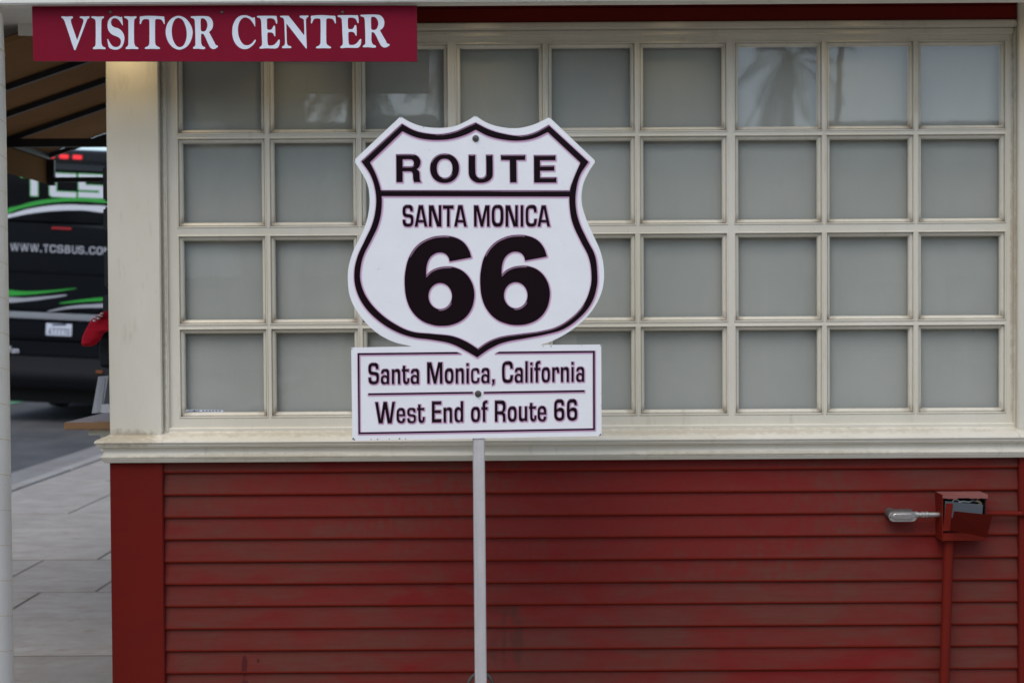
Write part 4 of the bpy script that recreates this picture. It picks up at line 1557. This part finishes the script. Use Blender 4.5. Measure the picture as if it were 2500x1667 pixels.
def rrect(hw_, z0, z1, rb, rt_, k=6):
    pts = []
    for cx, cz, r, a0 in ((hw_ - rb, z0 + rb, rb, -90), (hw_ - rt_, z1 - rt_, rt_, 0), (-hw_ + rt_, z1 - rt_, rt_, 90), (-hw_ + rb, z0 + rb, rb, 180)):
        for i in range(k + 1):
            t = R(a0 + 90 * i / k)
            pts.append((cx + math.cos(t) * r, cz + math.sin(t) * r))
    return pts


mb = MB()
rings = []
for y, ins in ((0.0, .10), (.025, .055), (.07, .025), (.16, .006), (.30, 0), (6, 0), (11.6, 0), (11.9, .03), (12.1, .12)):
    rings.append([(x, y, z) for x, z in rrect(1.275 - ins, .45, Htop - ins * .8, .07, .30)])
mb.sweep(rings)
mb.build('body', M['bus'], bus, True, local=True)


def bpanel(name, zy0, zy1, hw_, mat, proud, r=.02):
    z1_, z0_ = bp1(*zpx(495, zy0))[1], bp1(*zpx(495, zy1))[1]
    mb = MB()
    mb.bevbox(-hw_, hw_, -proud, .05, z0_, z1_, r)
    return mb.build(name, mat, bus, True, local=True)


bpanel('roof_spoiler', 62, 150, 1.10, M['bus'], .06, .03)
bpanel('rear_window', 205, 618, 1.12, M['bus_glass'], .02)
bpanel('engine_door', 640, 1003, 1.12, M['bus'], .022)
bpanel('lower_panel', 1012, 1288, 1.14, M['bus'], .022)
bpanel('plate_panel', 1372, 1500, 1.14, M['bus'], .015)
bpanel('lower_panel', 1510, 1640, 1.14, M['bus'], .02)
bpanel('chrome_strip', 1303, 1352, 1.17, M['chrome'], .035, .012)
mb = MB()
v_ = [bp1(120, yy)[1] for yy in (868, 904, 914, 930, 945)]
pf = [(0, v_[0]), (-.05, v_[0] - .02), (-.085, v_[1]), (-.10, v_[2]), (-.10, v_[3]), (-.07, v_[4]), (.2, v_[4]), (.2, v_[0])]
mb.sweep([[(x, y, z) for y, z in pf] for x in (-1.25, -.6, 0, .6, 1.25)])
mb.build('bumper', M['bus_plastic'], bus, True, local=True)
mb = MB()
mb.box(-1.15, 1.15, .35, 11.5, .24, .46)
mb.build('underbody', M['tyre'], bus, local=True)
for sx in (-1, 1):
    for yw in (2.9, 4.2, 9.9):
        mb = MB()
        mb.lathe((sx * .98, yw, .50), (1, 0, 0), [(.30, -.15), (.44, -.15), (.495, -.11), (.50, 0), (.495, .11), (.44, .15), (.30, .15)], 28)
        wh = mb.build('wheel', M['tyre'], bus, True, local=True)
        mb = MB()
        mb.lathe((sx * 1.05, yw, .50), (1, 0, 0), [(.02, -.06), (.30, -.06), (.30, .06), (.12, .07), (.02, .09)], 20)
        mb.build('rim', M['steel_grey'], wh, True, local=True)
    for k in range(6):
        mb = MB()
        mb.bevbox(sx * 1.28 - .01, sx * 1.28 + .01, .9 + k * 1.75, 2.58 + k * 1.75, 1.75, 2.95, .008)
        mb.build('side_window', M['bus_glass'], bus, True, local=True)
Rx = lambda p: (p[0] * .319, p[1] * .319)
for a in ((397, 434), (468, 538), (570, 641)):
    p0, p1 = bp1(a[0] * .319, 1189 * .319 + (a[0] - 520) * .319 * .045), bp1(a[1] * .319, 1222 * .319 + (a[1] - 520) * .319 * .045)
    mb = MB()
    mb.bevbox(p0[0], p1[0], -.085, -.055, p1[1], p0[1], .01)
    mb.build('marker_lamp', M['lamp_red'], bus, True, local=True)
p0, p1 = bp1(*zpx(402, 641)), bp1(*zpx(555, 666))
mb = MB()
mb.bevbox(p0[0], p1[0], -.045, -.02, p1[1], p0[1], .006)
mb.build('brake_lamp', M['lamp_dull'], bus, True, local=True)
p0, p1 = bp1(240, 903), bp1(256, 911)
mb = MB()
mb.bevbox(p0[0], p1[0], -.112, -.09, p1[1], p0[1], .006)
mb.build('reflector', M['amber'], bus, True, local=True)
q0, q1 = bp1(*zpx(358, 1376)), bp1(*zpx(552, 1477))
mb = MB()
mb.bevbox(q0[0], q1[0], -.024, -.014, q1[1], q0[1], .003)
mb.build('licence_plate', M['plate'], bus, True, local=True)


def shear(rs, k=.045, x0=450):
    return [np.stack([r[:, 0], r[:, 1] + k * (r[:, 0] - x0)], 1) for r in rs]


TCS = [shear([poly("165,232 362,232 362,270 294,270 294,412 240,412 240,270 165,270")]), shear([poly("385,232 588,232 588,272 436,272 436,372 588,372 588,412 402,412 385,396")]),
       shear([poly("607,230 845,230 845,270 658,270 658,312 845,312 845,408 605,408 605,368 765,368 765,350 607,350")])]
print_on('large_letters', [zm('Z', s) for s in TCS], bus, pmU, [(lambda F: F - 2.2, .024, 1, (0, 0)), (lambda F: F, .027, 0, (0, 0))], [M['bus_white'], M['bus_green']], .8, 4)
seven = norm([poly("0,0 100,0 100,16 52,100 28,100 74,17 0,17")])
four = norm([poly("55,0 80,0 80,65 100,65 100,82 80,82 80,100 58,100 58,82 0,82 0,66"), poly("58,28 58,65 26,65")])
pl = []
for i, g in enumerate((four, seven, seven, seven, seven, G['O'])):
    pl.append(put(shear(g, 0), 'Z', 376 + i * 28, 398 + i * 28, 1414 + i, 1462 + i))
pl.append([r for r in zm('Z', [rect(405, 1383, 512, 1396)])])
print_on('plate_text', pl, bus, pmU, [(lambda F: F, .026, 0, (0, 0))], [M['plate_ink']], .35, 1)
web = []
for w in "W|85|150 W|160|225 W|235|302 .|312|326 T|337|377 C|385|435 S|442|492 B|502|545 U|556|598 S|604|650 .|660|674 C|686|736 O|744|792 M|800|856".split():
    ch, a, b_ = w.split('|')
    a, b_ = float(a), float(b_)
    yy = 764 + (a - 85) * .045
    web.append(put(G[ch], 'Z', a, b_, yy + (46 if ch == '.' else 0), yy + 60))
print_on('web_address', web, bus, pmU, [(lambda F: F, .026, 0, (0, 0))], [M['bus_grey']], .5, 2)
for nm, t, mt in (('green_swoosh', "50,525 150,480 300,440 450,425 620,418 840,440 840,458 620,446 450,452 300,472 150,505", 'bus_green'), ('white_swoosh', "-20,578 100,540 200,510 350,483 500,472 650,475 840,490 840,530 650,515 500,515 350,525 200,545 100,565", 'bus_white'),
                  ('green_swoosh', "-20,1122 200,1133 400,1125 590,1108 590,1112 400,1140 200,1160 -20,1162", 'bus_green'), ('white_swoosh', "-20,1185 200,1183 400,1168 515,1158 515,1165 400,1185 200,1210 -20,1219", 'bus_grey'),
                  ('green_swoosh', "460,1222 600,1200 785,1180 900,1172 900,1205 785,1206 600,1217 460,1228", 'bus_green'), ('white_swoosh', "370,1284 550,1245 785,1228 900,1224 900,1262 785,1258 550,1264 370,1290", 'bus_grey')):
    print_on(nm, [zm('Z', [ring(t, 5)])], bus, pmU, [(lambda F: F, .0245, 0, (0, 0))], [M[mt]], .8, 2)
em = [put(G[c_], 'X', a, b_, y0_, y1_) for c_, a, b_, y0_, y1_ in (('f', 18, 29, 845, 861), ('o', 30, 38, 851, 861.5), ('n', 39, 47, 851.5, 861.5))]
print_on('maker_script', em, bus, pmU, [(lambda F: F, .021, 0, (0, 0))], [M['bus_white']], .5, 1)

# ================================================================== across the street, seen only as reflections in the panes
def palm(name, label, loc, hgt, crown, rnd, lean=0.0, nf=34):
    t = thing(name, label, 'tree', loc, (0, 0, rnd), 'palms across the street')
    rr = random.Random(int(rnd * 100))
    mb = MB()
    pts = [(lean * (i / 10) ** 2, 0, hgt * i / 10) for i in range(11)]
    mb.tube(pts, [.26 - .12 * (i / 10) + (.03 if i == 0 else 0) for i in range(11)], 12)
    mb.build('trunk', M['bark'], t, True, local=True)
    for mat_, nfr, e0, e1, drp in (('frond', nf, -25, 75, .9), ('frond_dry', 10, -70, -40, .5)):
        mb = MB()
        for f in range(nfr):
            az = rr.uniform(0, 2 * math.pi)
            el = R(rr.uniform(e0, e1))
            L = crown * rr.uniform(.8, 1.1)
            p = Vector((lean, 0, hgt))
            d = Vector((math.cos(az) * math.cos(el), math.sin(az) * math.cos(el), math.sin(el)))
            sd_ = Vector((-math.sin(az), math.cos(az), 0))
            for s_ in range(14):
                q_ = p + d * (L / 14)
                d = (d + Vector((0, 0, -drp / 14 * 1.3))).normalized()
                lw = .42 * crown / 2.5 * math.sin(math.pi * min(1, (s_ + 1.5) / 15.5)) ** .6
                for sg in (-1, 1):
                    tip = p + sd_ * sg * lw + d * lw * .6 + Vector((0, 0, -lw * .35))
                    mb.add([p, p + d * .05 * crown / 2.5, tip], [(0, 1, 2)])
                    m2 = (p + q_) / 2
                    mb.add([m2, m2 + d * .05 * crown / 2.5, m2 + (tip - p)], [(0, 1, 2)])
                mb.add([p - sd_ * .012, p + sd_ * .012, q_ + sd_ * .010, q_ - sd_ * .010], [(0, 1, 2, 3)])
                p = q_
        mb.build('crown' if mat_ == 'frond' else 'dead_fronds', M[mat_], t, local=True, fix=False)
    return t


palm('palm_tree', 'palm mirrored in the top panes of the right sash', (6.75, -24, -.15), 7.75, 2.1, .3, 0.0, 19)
palm('palm_tree', 'palm mirrored in the top panes just above the shield sign', (-1.3, -25, -.15), 8.4, 2.6, 1.7)
palm('palm_tree', 'palm mirrored left of the shield point in the top panes', (-4.3, -30, -.15), 8.2, 2.4, 2.9)
mb = MB()
mb.tube([(7.75, -24.5, -.15), (7.9, -24.5, 4), (8.15, -24.5, 8), (8.5, -24.5, 14)], [.09, .08, .07, .06], 12)
po = mb.build('street_pole', M['bark'], None, True)
tag(po, 'tall thin leaning pole mirrored in the top pane, second from the right', 'pole')


def house(name, label, x0_, x1_, y0_, h, mat, nwin, nfl, bal=False):
    t = thing(name, label, 'building', ((x0_ + x1_) / 2, y0_, -.17), (0, 0, 0), 'buildings across the street')
    w2 = (x1_ - x0_) / 2
    mb = MB()
    mb.box(-w2, w2, -8, 0, 0, h)
    mb.build('wall', mat, t, local=True)
    mb = MB()
    mb.box(-w2 - .15, w2 + .15, -8.1, .15, h, h + .25)
    mb.build('roof', M['stucco'], t, local=True)
    for f in range(nfl):
        for k in range(nwin):
            cx_ = -w2 + (k + .5) * 2 * w2 / nwin
            z0_ = .9 + f * 3.0
            mb = MB()
            mb.box(cx_ - .7, cx_ + .7, .0, .06, z0_, z0_ + 1.6)
            wn_ = mb.build('window', mat, t, local=True)
            mb = MB()
            mb.box(cx_ - .62, cx_ + .62, .05, .075, z0_ + .08, z0_ + 1.52)
            mb.build('pane', M['far_glass'], wn_, local=True)
        if bal:
            for k in range(nwin):
                cx_ = -w2 + (k + .5) * 2 * w2 / nwin
                mb = MB()
                mb.box(cx_ - 1.1, cx_ + .9, .08, 1.0, f * 3.0 + 2.6, f * 3.0 + 3.35)
                mb.build('balcony', M['white_col'], t, local=True)
    return t


house('street_building', 'low tan building mirrored in the lower panes of the right sash', 6.6, 19, -30, 6.5, M['stucco2'], 5, 2)
house('street_building', 'tall dark building mirrored in the top panes right of the shield sign', -1.9, 6.4, -30.5, 11.5, M['stucco3'], 3, 3)
house('street_building', 'low grey building mirrored behind the left edge of the shield sign', -6.0, -2.1, -30, 6.6, M['stucco'], 2, 2)
house('street_building', 'pale building mirrored in the panes of the left sash', -30, -6.3, -27, 8.2, M['stucco3'], 7, 2, True)
